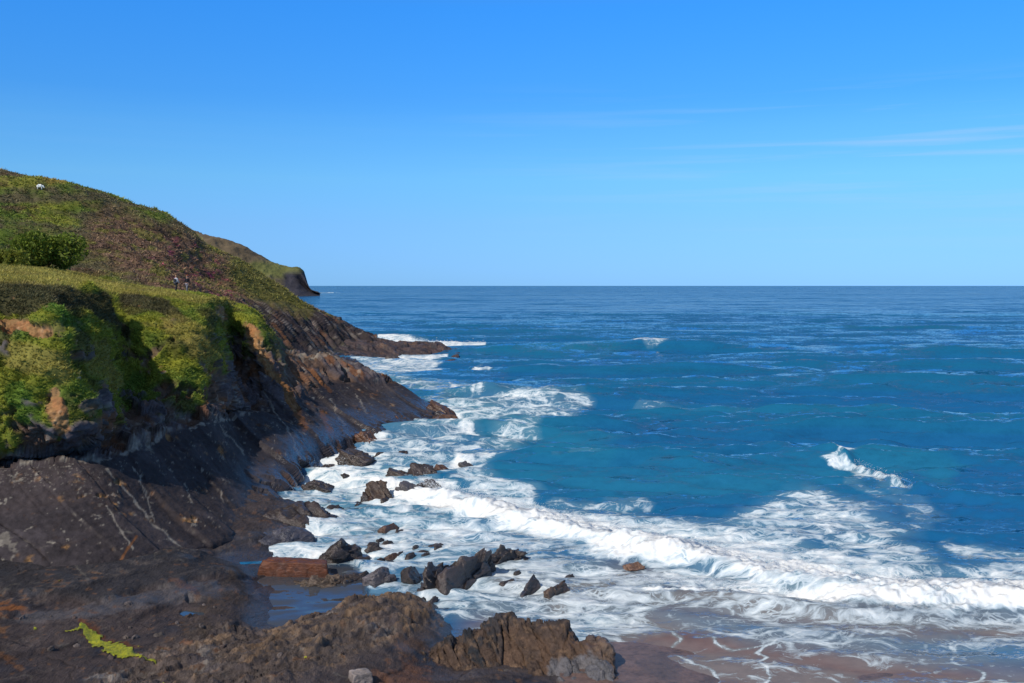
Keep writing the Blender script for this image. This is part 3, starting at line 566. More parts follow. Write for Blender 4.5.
crest_wave([(450, 330), (760, 328), (1100, 331)], 1.2, 9, 5); crest_wave([(700, 440), (850, 432), (1000, 436), (1300, 440)], .5, 3.5, 2); crest_wave([(350, 316), (700, 315), (1200, 317)], 1.2, 14, 8)
mb = crest_wave([(300, 478), (380, 490), (430, 500), (520, 524), (600, 540), (680, 558), (760, 579), (840, 596), (930, 606), (1040, 608), (1400, 614)], .70, 2.8, 1.1)
mb2 = crest_wave([(630, 592), (700, 596), (760, 602), (830, 611), (930, 616), (1300, 619)], .30, 1.1, .5)
lump = np.clip(foam, 0, 1.1)
Z += sst(lump, .6, .98)*np.clip(70/D, 0, 1)*(np.abs(fbm(V0*[1., 1.3, 0], 3))*.30+(worley(V0*[1.6, 2.3, 0])[0])*-.14+.06+fbm(V0*[3, 3, 0], 3)*.13)
Z += sst(lump, .3, .8)*fbm(V0*[1.4, 2.2, 0]+4, 3)*.07*np.clip(70/D, 0, 1)
Z *= np.where(D < 46, sst(D, 34, 50)*.75+.25, 1)
Z = np.where(calm > .1, Z*.15, Z)
V = np.stack([X, Y, Z], 1)
crestv = np.clip(Z*1.0, -1, 1.5)
sea = mesh_obj('sea', V, gridfaces(R, C), None, attrs={'foam': foam, 'teal': teal, 'sand': sand, 'crest': crestv, 'calm': sst(calm*2.2, 0, .8)})
tag(sea, kind='structure')
# droplets torn off the breaking crests
def spray_pts(line, n_, up, seed, back=.5):
    r_ = np.random.default_rng(seed); L_ = np.array([PZ(a, b_, 0) for a, b_ in line]); t_ = r_.random(n_)**1.*(len(L_)-1); i_ = t_.astype(int); f_ = (t_-i_)[:, None]
    p = L_[i_]*(1-f_)+L_[i_+1]*f_; clump = np.clip(.45+perlin(np.stack([t_*6, t_*0, t_*0+seed], 1))*1.3, 0, 2)
    p = p+np.stack([r_.normal(size=n_)*.35, r_.normal(size=n_)*back, r_.exponential(1, n_)*up*clump], 1); return p[clump > .05]
pp = np.vstack([spray_pts([(420, 489), (470, 502), (520, 515), (600, 532), (680, 549), (760, 569), (840, 586), (930, 596), (1040, 598), (1200, 604)], 15000, .26, 1), spray_pts([(640, 588), (700, 591), (760, 597), (830, 605)], 900, .08, 4, .2),
    spray_pts([(826, 456), (850, 464), (880, 477), (908, 487)], 450, .10, 2), spray_pts([(380, 341), (400, 341), (440, 343), (488, 344)], 250, .3, 3, 1.2), spray_pts([(330, 476), (350, 462), (372, 446)], 250, .35, 5), spray_pts([(385, 470), (410, 462), (445, 466)], 200, .2, 6)])
pp[:, 2] += .45; r_ = np.random.default_rng(8); sz = (.006+.012*r_.random(len(pp))**2)*(pp[:, 1]/50); tet = np.array([[1, 1, 1], [1, -1, -1], [-1, 1, -1], [-1, -1, 1]])*.8
Vs = (pp[:, None]+tet[None]*sz[:, None, None]).reshape(-1, 3); fs = (np.arange(len(pp))[:, None, None]*4+np.array([[0, 1, 2], [0, 2, 3], [0, 3, 1], [1, 3, 2]])[None]).reshape(-1, 3)
tag(mesh_obj('sea_spray', Vs, fs, mat_plain('spray_white', (.82, .83, .83), .6, .05), smooth=False), 'fine white spray thrown up along the breaking waves', 'spray', kind='stuff')
m, nt, N, Lk, b = newmat('sea_water')
ps = pos(N); fo = attr(N, 'foam').outputs['Fac']; te_ = attr(N, 'teal').outputs['Fac']; sa = attr(N, 'sand').outputs['Fac']; cv = attr(N, 'crest').outputs['Fac']
wp = mapping(N, Lk, ps, (1, 1, .2))
wrp = tex(N, Lk, 'ShaderNodeTexNoise', wp, Scale=.45, Detail=3.)
vm = N.new('ShaderNodeVectorMath'); vm.operation = 'MULTIPLY_ADD'; Lk.new(wrp.outputs['Color'], vm.inputs[0]); vm.inputs[1].default_value = (2.6, 2.6, 0); Lk.new(wp, vm.inputs[2])
vmo = vm.outputs[0]
la1 = tex(N, Lk, 'ShaderNodeTexVoronoi', mapping(N, Lk, vmo, (.55, 1.1, 1)), Scale=1., feature='DISTANCE_TO_EDGE').outputs[0]
la2 = tex(N, Lk, 'ShaderNodeTexVoronoi', mapping(N, Lk, vmo, (2.6, 4.2, 1)), Scale=1., feature='DISTANCE_TO_EDGE').outputs[0]
nf = tex(N, Lk, 'ShaderNodeTexNoise', mapping(N, Lk, vmo, (.5, 1., 1)), Scale=1., Detail=10., Roughness=.74).outputs[0]
nf2 = tex(N, Lk, 'ShaderNodeTexNoise', mapping(N, Lk, vmo, (.18, .34, 1)), Scale=1., Detail=4., Roughness=.6).outputs[0]
lace = mth(N, Lk, 'MULTIPLY', mth(N, Lk, 'MINIMUM', mth(N, Lk, 'MULTIPLY', la1, 1.6), mth(N, Lk, 'MULTIPLY_ADD', la2, 1.6, .10)), -.8)   # higher at cell edges
s_ = mth(N, Lk, 'MULTIPLY_ADD', mth(N, Lk, 'ADD', nf, -.5), 1.75, mth(N, Lk, 'MULTIPLY_ADD', mth(N, Lk, 'ADD', nf2, -.5), .8, lace))
s_ = mth(N, Lk, 'ADD', s_, mth(N, Lk, 'MULTIPLY_ADD', fo, 1.35, -.52))
have = ramp(N, Lk, fo, [(.0, 0.), (.12, 1.)])
ff = mth(N, Lk, 'MULTIPLY', ramp(N, Lk, s_, [(.02, 0.), (.20, .55), (.5, 1.)]), have)
# tiny white flecks
wc = ramp(N, Lk, cv, [(-.0, 0.), (.8, 1.)])
deep = mixc(N, Lk, mth(N, Lk, 'MULTIPLY', te_, .55), (.008, .092, .225), (.015, .148, .235))
blot = tex(N, Lk, 'ShaderNodeTexNoise', mapping(N, Lk, ps, (.012, .03, 1)), Scale=1., Detail=4.).outputs[0]
deep = mixc(N, Lk, mth(N, Lk, 'MULTIPLY', ramp(N, Lk, blot, [(.42, 0.), (.68, 1.)]), .45), deep, (.007, .098, .170))
deep = mixc(N, Lk, mth(N, Lk, 'MULTIPLY', wc, .35), deep, (.007, .12, .20))
deep = mixc(N, Lk, mth(N, Lk, 'MULTIPLY', sa, .9), deep, (.15, .085, .07))
milk = ramp(N, Lk, fo, [(.25, 0.), (.8, 1.)])
deep = mixc(N, Lk, mth(N, Lk, 'MULTIPLY', milk, .45), deep, (.22, .34, .36))
fcol = mixc(N, Lk, ramp(N, Lk, s_, [(.1, 0.), (.75, 1.)]), (.48, .58, .64), (.74, .74, .72))
ca_ = attr(N, 'calm').outputs['Fac']
deep = mixc(N, Lk, ca_, deep, (.048, .052, .062))
cc = mixc(N, Lk, ff, deep, fcol)
Lk.new(cc, b.inputs['Base Color']); b.inputs['Roughness'].default_value = .8; b.inputs['Specular IOR Level'].default_value = 0
geo = N.new('ShaderNodeNewGeometry')
def vmath(op, a, b2=None):
    v = N.new('ShaderNodeVectorMath'); v.operation = op; Lk.new(a, v.inputs[0])
    if b2 is not None:
        if isinstance(b2, tuple): v.inputs[1].default_value = b2
        else: Lk.new(b2, v.inputs[1])
    return v.outputs[0]
bi_ = N.new('ShaderNodeCombineXYZ'); Lk.new(mth(N, Lk, 'MULTIPLY_ADD', ca_, .07, -.07), bi_.inputs[1])
acc = vmath('ADD', vmath('MULTIPLY', geo.outputs['Normal'], (1.5, 1.5, 1.)), bi_.outputs[0])
for sc_, am_, dt in (((1.8, 2.8, 1), 1.05, 3.), ((.55, .85, 1), .72, 2.5), ((.20, .26, 1), .58, 2.5), ((.07, .09, 1), .62, 2.), ((.02, .028, 1), .75, 3.), ((.005, .009, 1), .65, 4.)):
    c_ = tex(N, Lk, 'ShaderNodeTexNoise', mapping(N, Lk, ps, sc_, (0, 0, .12)), Scale=1., Detail=dt, Roughness=.66, Distortion=.1).outputs['Color']
    v_ = vmath('MULTIPLY', vmath('SUBTRACT', c_, (.5, .5, .5)), (am_*.9, am_*1.25, 0)); sc2 = N.new('ShaderNodeVectorMath'); sc2.operation = 'SCALE'; Lk.new(v_, sc2.inputs[0]); Lk.new(mth(N, Lk, 'MULTIPLY_ADD', ca_, -.9, 1.), sc2.inputs['Scale'])
    acc = vmath('ADD', acc, sc2.outputs[0])
wn = vmath('NORMALIZE', acc)
bp3 = N.new('ShaderNodeBump'); bp3.inputs['Strength'].default_value = .6; bp3.inputs['Distance'].default_value = .10; Lk.new(mth(N, Lk, 'MULTIPLY', ff, nf), bp3.inputs['Height']); Lk.new(wn, bp3.inputs['Normal'])
Lk.new(bp3.outputs[0], b.inputs['Normal'])
gl = N.new('ShaderNodeBsdfGlossy'); gl.inputs['Roughness'].default_value = .05; Lk.new(wn, gl.inputs['Normal'])
fr = N.new('ShaderNodeFresnel'); fr.inputs['IOR'].default_value = 1.33; Lk.new(wn, fr.inputs['Normal'])
fm = mth(N, Lk, 'MINIMUM', mth(N, Lk, 'MULTIPLY', fr.outputs[0], 1.), .68)
fm = mth(N, Lk, 'MULTIPLY', fm, mth(N, Lk, 'SUBTRACT', 1., ff))
mx_ = N.new('ShaderNodeMixShader'); Lk.new(fm, mx_.inputs[0]); Lk.new(b.outputs[0], mx_.inputs[1]); Lk.new(gl.outputs[0], mx_.inputs[2]); Lk.new(mx_.outputs[0], N['Material Output'].inputs[0])
sea.data.materials.append(m)

# ================================================================== ROCKS
def ico(sub):
    import bmesh
    bm = bmesh.new(); bmesh.ops.create_icosphere(bm, subdivisions=sub, radius=1)
    V = np.array([v.co[:] for v in bm.verts]); Fc = np.array([[v.index for v in f.verts] for f in bm.faces]); bm.free(); return V, Fc
ICO = {k: ico(k) for k in (3, 4, 5, 6)}
def rock(name, label, px, py, w, h, seed, z0=0., yaw=0., dep=.8, box=False, col=None, sub=4, cat='rock', group='dark rocks standing in the surf', blade=0., wetv=.8, tilt=0., sharp=1., dims=None):
    """px,py: middle of its foot in the picture; w,h: its size in picture px"""
    c = np.array(PZ(px, py, z0)); D = c[1]; W = w*D/F; h = h*.78; dp = W*dep; Hh = max(h*D/F-.45*dp*H/D, .45*h*D/F)
    if dims: W, dp, Hh = dims
    r = np.random.default_rng(seed); n, Fc = ICO[sub]
    k = 16; pl = r.normal(size=(k, 3)); pl /= np.linalg.norm(pl, axis=1)[:, None]; dd = .62+.3*r.random(k)
    if box:
        pl = np.array([[1, .1, .05], [-1, .05, .1], [.05, 1, 0], [0, -1, .12], [.03, 0, 1], [0, 0, -1], [.7, .7, .2], [-.6, -.5, .6]]); pl = pl/np.linalg.norm(pl, axis=1)[:, None]; dd = np.array([.8, .8, .62, .62, .6, .6, .98, .98])
    if blade:
        pl = np.vstack([pl, [[.25, .9, .45], [-.25, -.9, -.3]]]); dd = np.append(dd, [.5, .5])
    if not box:
        Bs = STRIKE if D < 62 else SLAB; j_ = r.normal(size=3)*.18; bn = Bs[2]+j_; bn /= np.linalg.norm(bn); e3 = Bs[1]+j_[::-1]; e3 /= np.linalg.norm(e3)
        # planes are given in the rock's own frame
        ry = np.array([[math.cos(yaw), math.sin(yaw), 0], [-math.sin(yaw), math.cos(yaw), 0], [0, 0, 1]])
        pl = np.vstack([pl[:9], [ry@bn, -(ry@bn), ry@e3, -(ry@e3)]]); dd = np.append(dd[:9]+.08, [.48, .55, .66, .7])
    dots = n@pl.T; rad = np.where(dots > .05, dd/np.maximum(dots, .05), 9.).min(1); rad = np.minimum(rad, 1.15)
    v = n*rad[:, None]
    mx = np.abs(v).max(0); v = v/mx
    v = v*[W/2, dp/2, Hh*1.0]
    v[:, 2] += blade*Hh*.5*v[:, 0]/(W/2)
    ca, sa_ = math.cos(yaw), math.sin(yaw); v = v@np.array([[ca, sa_, 0], [-sa_, ca, 0], [0, 0, 1]])
    ct, st = math.cos(tilt), math.sin(tilt); v = v@np.array([[ct, 0, -st], [0, 1, 0], [st, 0, ct]]).T
    pw = v+c; q = pw@(STRIKE if D < 62 else SLAB).T; nn = n/np.array([W/2, dp/2, Hh]); nn /= np.linalg.norm(nn, axis=1)[:, None]
    s = min(W, Hh*1.6); sc = 1/max(s, .2)
    wq = worley(q*sc*[.9, 2.6, 3.4]+seed); wq2 = worley(q*sc*[2., 5., 7.]+seed)
    am = .0 if box else 1.
    v = v+nn*(s*sharp*((wq[2]-.5)*.20*(am*.97+.03)+(wq2[2]-.5)*.09*(am*.95+.05)+(1-am)*(worley(v/s*2.2+seed)[2]-.5)*.10+fbm(q*sc*[1.2, 2.4, 3]+seed, 4)*.11*(am*.85+.15)))[:, None]
    cb = np.array(col if col is not None else (.038, .028, .024)); e = fbm(pw*1.2+seed, 4)
    cl = mix(np.tile(cb, (len(v), 1)), (.034, .030, .036), sst(e, -.05, .3)*(.3 if col is not None else .8)); cl = mix(cl, cb*1.5+[.012, .004, 0], sst(wq[2]+e*.6, .55, .95)*.5)
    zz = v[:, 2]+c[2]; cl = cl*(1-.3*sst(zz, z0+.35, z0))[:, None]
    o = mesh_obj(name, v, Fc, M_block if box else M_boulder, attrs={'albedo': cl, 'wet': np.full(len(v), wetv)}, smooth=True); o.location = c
    me = o.data
    tag(o, label, cat, group); return o
BR = (.066, .034, .021)
for i, (lb, a, b_, w, h, z0, c_, *ex) in enumerate(RK):
    rock('rock', lb, a, b_-(4 if ex else 0), w, h, 100+i, z0-.12, yaw=ex[0] if ex else .4*math.sin(i*2.1)+.25, dep=.75, col=c_, sub=5 if w > 16 else 4, dims=ex[1] if ex else None)
r_ = np.random.default_rng(77); n_sh = 0
for (xa, ya, xb, yb_, n_) in ((332, 592, 420, 545, 7), (352, 566, 404, 530, 4), (420, 606, 450, 578, 3), (380, 506, 425, 486, 3), (330, 516, 372, 500, 4), (392, 570, 440, 548, 4), (372, 462, 412, 452, 2), (500, 590, 522, 574, 2)):
    for k in range(n_):
        f_ = (k+.5+r_.normal()*.25)/n_; w_ = 6+7*r_.random(); a_ = xa+(xb-xa)*f_+r_.normal()*3; b_ = ya+(yb_-ya)*f_+r_.normal()*2; D_ = H*F/(b_-HY)
        rock('rock', 'small dark shard of rock awash in the white water between the larger surf rocks', a_, b_, w_, w_*.7, 400+n_sh, -.06, yaw=.9+r_.normal()*.2, sub=3, group='small shards awash in the surf', dims=(w_*D_/F*1.7, w_*D_/F*.8, w_*D_/F*.55), sharp=1.4); n_sh += 1
# leaning blades of bedded rock
def blade(lb, a, b_, w, h, seed, yaw, dims): rock('rock', lb, a, b_, w, h, seed, -.1, yaw=yaw, blade=.0, sub=6, dims=dims, sharp=1.9, col=(.050, .038, .034))
blade('leaning blade of bedded rock nearest the shore ridge, left of the twin blades', 440, 582, 34, 42, 201, 1.22, (4.6, 1.1, 1.0))
blade('largest leaning blade of bedded rock, wet and ribbed, in the shore wash', 468, 584, 46, 42, 202, 1.08, (5.0, 1.5, 1.25))
blade('serrated rock fin running out from the largest blade towards the breaker', 500, 564, 48, 26, 203, .72, (4.2, 1.0, .85))
# red brown block lying like a log, ledge under it
rock('boulder', 'long red brown rectangular block lying in the inlet like a beam', 295, 572, 74, 20, 301, .1, yaw=-.10, dep=.26, box=True, col=(.095, .034, .017), sub=6, cat='boulder', group=None, wetv=.35, sharp=.6, dims=(3.9, 1.1, .62))
rock('rock', 'flat brown ledge slab half in the pool under the red brown block', 328, 583, 60, 9, 302, .0, yaw=-.05, col=(.085, .06, .042), sub=5, group=None, wetv=.6, dims=(3.2, 1.5, .35), sharp=2.5)
rock('boulder', 'loose pale grey stone lying on the foreshore near the bottom edge', 360, 678, 22, 13, 303, 1.25, yaw=.5, dep=.8, box=True, col=(.24, .20, .18), sub=5, cat='boulder', group=None, wetv=.2)

r_ = np.random.default_rng(55)
for k in range(34):
    a_ = r_.uniform(15, 350); b_ = r_.uniform(608, 680); i_ = int((b_-494)/.95); j_ = int((a_+260)/1.3)
    if alg.reshape(platB.shape[:2])[i_, j_] > .3 or platB[i_, j_, 2] < .3: continue
    w_ = r_.choice([3, 4, 5, 7, 9]); D_ = platB[i_, j_, 1]; m_ = w_*D_/F; pz_ = platB[i_, j_]; sx_, sy_ = proj(pz_[None])
    rock('stone', 'small loose stone lying on the dark foreshore shelf among others like it', sx_[0], sy_[0], w_, w_*.6, 700+k, pz_[2]+.01, yaw=r_.random()*3, sub=3, cat='stone', group='loose stones on the foreshore shelf', dims=(m_*1.1, m_*.8, m_*.45), col=[(.10, .08, .07), (.16, .13, .12), (.07, .05, .045)][k % 3], wetv=.2)
# distant ledge
xs_, ys_ = np.meshgrid(np.linspace(-48, -11, 220), np.linspace(196, 246, 120)); X_ = xs_.ravel(); Y_ = ys_.ravel()
qq = np.stack([X_, Y_, 0*X_], 1); yc = np.interp(X_, [-48, -34, -24, -14], [222, 222, 226, 227]); hw = np.interp(X_, [-48, -34, -24, -13], [22, 16, 9, 3])
hh = np.interp(X_, [-48, -34, -24, -16, -12], [5, 2.6, 1.8, 1.5, .2])*np.clip(1.15-((Y_-yc)/hw)**2, -1, 1)+ridged(qq*[.1, .5, 0], 4)*.8+(worley(qq*[.35, .5, 0])[2]-.5)*.9-.3
hh = np.where((Y_ < 197) | (Y_ > 245) | (X_ > -11.3), -2, hh)
e = fbm(qq*.6, 3); cl = mix(np.tile(np.array([.07, .048, .045]), (len(qq), 1)), (.035, .03, .034), sst(e, -.1, .3)); cl = mix(cl, (.14, .08, .05), sst(fbm(qq*.8+9, 3), .1, .4)*.6)
tag(mesh_obj('rock_ledge', np.stack([X_, Y_, np.maximum(hh, -2)], 1), gridfaces(*xs_.shape), M_hill, attrs={'albedo': cl, 'wet': np.full(len(qq), .5)}), 'long low reef of dark rock running out from the foot of the big hill', 'reef')

# near outcrop at the bottom of the picture
cr_top = [(352, 708, 37.2), (380, 680, 38.6), (405, 663, 39.2), (430, 649, 39.6), (455, 641, 40.), (480, 630, 40.5), (503, 621, 41), (520, 625, 40.8), (545, 625, 40.6), (565, 625, 40.2), (578, 640, 39.6), (594, 636, 39.4), (608, 648, 39), (618, 668, 38.2)]
r_b = [WZ(p, D+2.2, -1.) for p, y, D in cr_top]; r_b0 = [WZ(p, D+.8, H-(y-HY)/F*D-.5) for p, y, D in cr_top]
r1_ = [P(p+(2 if p < 560 else 4), y+24, D-1.25) for p, y, D in cr_top]; r2_ = [P(p+(0 if p < 560 else 6), y+52, D-2.9) for p, y, D in cr_top]; r3_ = [WZ(p, D-6, min(.2, H-(y+52-HY)/F*(D-2.9)-.3)) for p, y, D in cr_top]; r4_ = [WZ(p, D-7, -1.2) for p, y, D in cr_top]
B = net([r_b, r_b0, [P(*c) for c in cr_top], r1_, r2_, r3_, r4_], .9, 60); R, C, _ = B.shape; V = B.reshape(-1, 3).copy(); nn = normals(B).reshape(-1, 3); x, y = proj(V)
OUT = basis((.35, -.75, -.45), (.8, .2, .55)); q = V@OUT.T
w1 = worley(q*[.35, .9, 1.6]); w2 = worley(q*[1.1, 2.6, 4.5]+7)
sm = sst(x, 490, 515)*sst(y, 622, 634)          # the smoother brown face on the right
dd = (w1[2]-.5)*.32*(1-.6*sm)+(w2[2]-.5)*.16*(1-.5*sm)+ridged(q*[.5, 1.5, 2.], 4)*.15*(1-.6*sm)+(worley(V*[1.1, 1.1, 1.3])[2]-.5)*.22*(1-.4*sm)+fbm(V*3, 3)*.1+fbm(V*1.2, 3)*.2-.10*np.clip(1-(w1[1]-w1[0])/.07, 0, 1)
V += nn*dd[:, None]
e = fbm(V*1., 4); fine = fbm(V*4, 3)
col = mix(np.tile(np.array([.10, .062, .042]), (len(V), 1)), (.042, .036, .036), sst(w1[2]+e, .35, .75)*.9*(1-sm*.5)+sst(x, 510, 480)*.35); col = mix(col, (.20, .125, .075), sst(fine+e, .05, .5)*.5)
col = mix(col, (.12, .12, .13), sst(stroke(x, y, [(560, 672, 18), (590, 668, 20), (600, 690, 24)])*1.6+fine*.4, .3, .7)*.8)
col = mix(col, (.26, .13, .075), sst(stroke(x, y, [(350, 690, 22), (395, 680, 20)])*1.6+fine*.5, .3, .8)*.7)
tag(mesh_obj('rock_outcrop', V, gridfaces(R, C), M_plat, attrs={'albedo': col, 'wet': sst(x, 560, 600)*.6+.15}), 'big jagged brown rock outcrop rising at the bottom edge between foreshore and beach', 'rock')

# ================================================================== BUSH
def nearest_on(Bg, px, py):
    x_, y_ = proj(Bg.reshape(-1, 3)); d = (x_-px)**2+(y_-py)**2; Dm = Bg.reshape(-1, 3)[:, 1]
    c = np.where(d < 4)[0]
    i = c[np.argmin(Dm[c])] if len(c) else np.argmin(d); return Bg.reshape(-1, 3)[i]
def bush(name, label, px, py, w, h, seed, colr, leaves=7000, group=None, extra=None):
    g = nearest_on(cliffB if extra is None else extra, px, py); D = g[1]; W = w*D/F; Hh = h*D/F; r = np.random.default_rng(seed)
    root = empty(name, tuple(g)); tag(root, label, 'bush', group)
    lobes = [(r.normal()*.24*W*.9, r.normal()*.14*W, Hh*(.35+.22*r.random()), W*(.16+.10*r.random())) for _ in range(9)]
    V = []; Cc = []
    for k in range(leaves):
        l = lobes[k % len(lobes)]; d = r.normal(size=3); d /= np.linalg.norm(d); rad = l[3]*(1-.35*r.random()**2)
        p = np.array([l[0], l[1], l[2]])+d*[rad*1.1, rad, min(rad, Hh*.5)]
        if p[2] < -.1: continue
        s = .11*D/95; a = r.normal(size=3)*s; b2 = r.normal(size=3)*s
        V += [p-a, p+a, p+b2+d*s]; c = np.array(colr)*math.exp(r.normal()*.3); Cc += [c, c, c*1.15]
    V = np.array(V); mesh_obj('foliage', V, np.arange(len(V)).reshape(-1, 3), M_leaf, root, {'albedo': np.array(Cc)}, smooth=False)
    # stems
    for k in range(5):
        a = k*1.3; b0 = np.array([.1*math.cos(a), .1*math.sin(a), -.2]); b1 = np.array([.32*W*math.cos(a), .2*W*math.sin(a), Hh*.55])
        tube('stem', [b0, (b0+b1)*.5+[0, 0, .2], b1], [.07, .05, .02], M_bark, root)
def tube(name, pts, rad, mat, parent=None, seg=8, ret=False):
    pts = np.array(pts, float); V = []; n_ = len(pts)
    for i in range(n_):
        t = pts[min(i+1, n_-1)]-pts[max(i-1, 0)]; t /= np.linalg.norm(t); a = np.cross(t, [0.3, 1, .2]); a /= np.linalg.norm(a); b2 = np.cross(t, a)
        for k in range(seg): th = 2*math.pi*k/seg; V.append(pts[i]+rad[i]*(math.cos(th)*a+math.sin(th)*b2))
    Fc = [(i*seg+k, i*seg+(k+1) % seg, (i+1)*seg+(k+1) % seg, (i+1)*seg+k) for i in range(n_-1) for k in range(seg)]
    Vn = np.vstack([V, pts[0], pts[-1]]); a = len(V)
    Fc += [(a, (k+1) % seg, k, k) for k in range(seg)]
    tri = [(a, (k+1) % seg, k) for k in range(seg)]+[(a+1, (n_-1)*seg+k, (n_-1)*seg+(k+1) % seg) for k in range(seg)]
    tri += [(f_[0], f_[1], f_[2]) for f_ in Fc[:(n_-1)*seg]]+[(f_[0], f_[2], f_[3]) for f_ in Fc[:(n_-1)*seg]]
    if ret: return Vn, np.array(tri)
    return mesh_obj(name, Vn, np.array(tri), mat, parent)
M_bark = mat_plain('bark', (.10, .07, .045))
bush('bush', 'large bright green bush on the left terrace below the hillside', 44, 266, 74, 34, 51, (.12, .155, .018), 9000)
bush('bush', 'small yellowish bush at the left picture edge beside the large green bush', 6, 264, 30, 18, 52, (.19, .20, .03), 2600)

# ================================================================== PEOPLE AND SHEEP
def skin(name, verts, edges, radii, mat, parent=None, root=0, sub=2):
    me = bpy.data.meshes.new(name); me.from_pydata([tuple(v) for v in verts], edges, []); o = bpy.data.objects.new(name, me); COL.objects.link(o)
    md = o.modifiers.new('s', 'SKIN'); md.use_smooth_shade = True
    for i, r_ in enumerate(radii):
        sv = me.skin_vertices[0].data[i]; sv.radius = (r_, r_) if not hasattr(r_, '__len__') else r_; sv.use_root = (i == root)
    if sub: sm_ = o.modifiers.new('d', 'SUBSURF'); sm_.levels = sub; sm_.render_levels = sub
    dg = bpy.context.evaluated_depsgraph_get(); new = bpy.data.meshes.new_from_object(o.evaluated_get(dg)); 
    o.modifiers.clear(); o.data = new; new.name = name; bpy.data.meshes.remove(me)
    new.materials.clear(); new.materials.append(mat); new.polygons.foreach_set('use_smooth', np.ones(len(new.polygons), bool))
    if parent: o.parent = parent
    return o
def person(px, py, label, top, trouser, hair, face_yaw, base, stride=.18, bag=None, h=1.0):
    root = empty('person', tuple(base), face_yaw); tag(root, label, 'person', 'walkers on the cliff path')
    sk = mat_plain('skin', (.50, .28, .20), .55, .08); tm = mat_plain('jacket_cloth', top, .8); pm = mat_plain('trouser_cloth', trouser, .85); hm_ = mat_plain('hair_strands', hair, .6); sh = mat_plain('boot_leather', (.04, .03, .025), .6)
    s = stride*h; k = h
    V = [(0, 0, .94), (0, .01, 1.12), (0, .015, 1.32), (0, .01, 1.45), (0, 0, 1.52), (0, -.015, 1.60), (0, -.02, 1.68), (0, -.01, 1.74),          # 0 pelvis..7 crown
         (.10, 0, .88), (.11, -s, .50), (.11, -s*.55, .09), (.11, -s*.55-.15, .04), (-.10, 0, .88), (-.11, s*.5, .50), (-.11, s*1.2, .11), (-.11, s*1.2-.13, .04),
         (.19, .01, 1.40), (.24, s*.5, 1.14), (.24, s*.1-.06, .90), (.23, s*.05-.09, .83), (-.19, .01, 1.40), (-.24, -s*.4, 1.14), (-.24, -s-.08, .93), (-.23, -s-.12, .87)]
    E_ = [(0, 1), (1, 2), (2, 3), (3, 4), (4, 5), (5, 6), (6, 7), (0, 8), (8, 9), (9, 10), (10, 11), (0, 12), (12, 13), (13, 14), (14, 15), (3, 16), (16, 17), (17, 18), (18, 19), (3, 20), (20, 21), (21, 22), (22, 23)]
    Rr = [(.15, .11), (.13, .10), (.16, .11), (.12, .08), (.055, .055), (.085, .095), (.09, .105), (.06, .07), .085, .058, .04, .035, .085, .058, .04, .035, .055, .042, .03, .032, .055, .042, .03, .032]
    V = [tuple(np.array(v)*k) for v in V]
    body = skin('body', V, E_, Rr, sk, root)
    # fingers and facial features joined into the body's own mesh
    parts = []
    for hd, sx in ((19, 1), (23, -1)):
        p = np.array(V[hd])
        for f_ in range(4):
            o_ = p+[sx*-.0, (f_-1.5)*.02, -.03]; L_ = (.07, .08, .075, .06)[f_]; parts.append(tube('', [o_, o_+[-sx*.004, -.005, -L_*.6], o_+[-sx*.02, -.008, -L_]], [.009, .0085, .007], None, ret=True, seg=6))
        o_ = p+[0, -.03, -.0]; parts.append(tube('', [o_, o_+[-sx*.01, -.025, -.025], o_+[-sx*.015, -.03, -.055]], [.011, .010, .008], None, ret=True, seg=6))
    hc = np.array(V[6]); parts.append(tube('', [hc+[0, -.09, .0], hc+[0, -.125, -.035], hc+[0, -.10, -.045]], [.008, .016, .012], None, ret=True, seg=6))
    for sx in (1, -1): parts.append(tube('', [hc+[sx*.088, 0, .02], hc+[sx*.10, .01, .0], hc+[sx*.088, 0, -.03]], [.01, .014, .01], None, ret=True, seg=6))
    me = body.data; ov = np.array([v.co[:] for v in me.vertices]); of = [tuple(p.vertices) for p in me.polygons]; allv = list(map(tuple, ov))
    for v_, f_ in parts: n0 = len(allv); allv += list(map(tuple, v_)); of += [tuple(int(i)+n0 for i in t_) for t_ in f_]
    nm = bpy.data.meshes.new('body'); nm.from_pydata(allv, [], of); nm.materials.append(sk); nm.polygons.foreach_set('use_smooth', np.ones(len(nm.polygons), bool)); body.data = nm
    g = lambda ids: [V[i] for i in ids]
    skin('jacket', g([0, 1, 2, 3, 16, 17, 18, 20, 21, 22]), [(0, 1), (1, 2), (2, 3), (3, 4), (4, 5), (5, 6), (3, 7), (7, 8), (8, 9)], [(.175, .14), (.16, .13), (.185, .14), (.13, .095), .075, .06, .045, .075, .06, .045], tm, root)
    skin('trousers', g([0, 8, 9, 10, 12, 13, 14]), [(0, 1), (1, 2), (2, 3), (0, 4), (4, 5), (5, 6)], [(.17, .13), .105, .075, .06, .105, .075, .06], pm, root)
    for a, b2 in ((10, 11), (14, 15)): skin('boot', g([a, b2]), [(0, 1)], [.055, .05], sh, root)
    skin('hair', [tuple(np.array(v)*k) for v in ((0, .035, 1.60), (0, .03, 1.70), (0, -.02, 1.765))], [(0, 1), (1, 2)], [.085, (.095, .10), .075], hm_, root, root=1)
    for sx in (-1, 1): tube('eye', [hc+[sx*.033, -.098, .012], hc+[sx*.033, -.108, .012]], [.010, .006], mat_plain('eye_dark', (.03, .02, .02), .3), root)
    tube('mouth', [hc+[-.025, -.103, -.07], hc+[0, -.112, -.072], hc+[.025, -.103, -.07]], [.005, .007, .005], mat_plain('lips', (.35, .12, .10), .5), root)
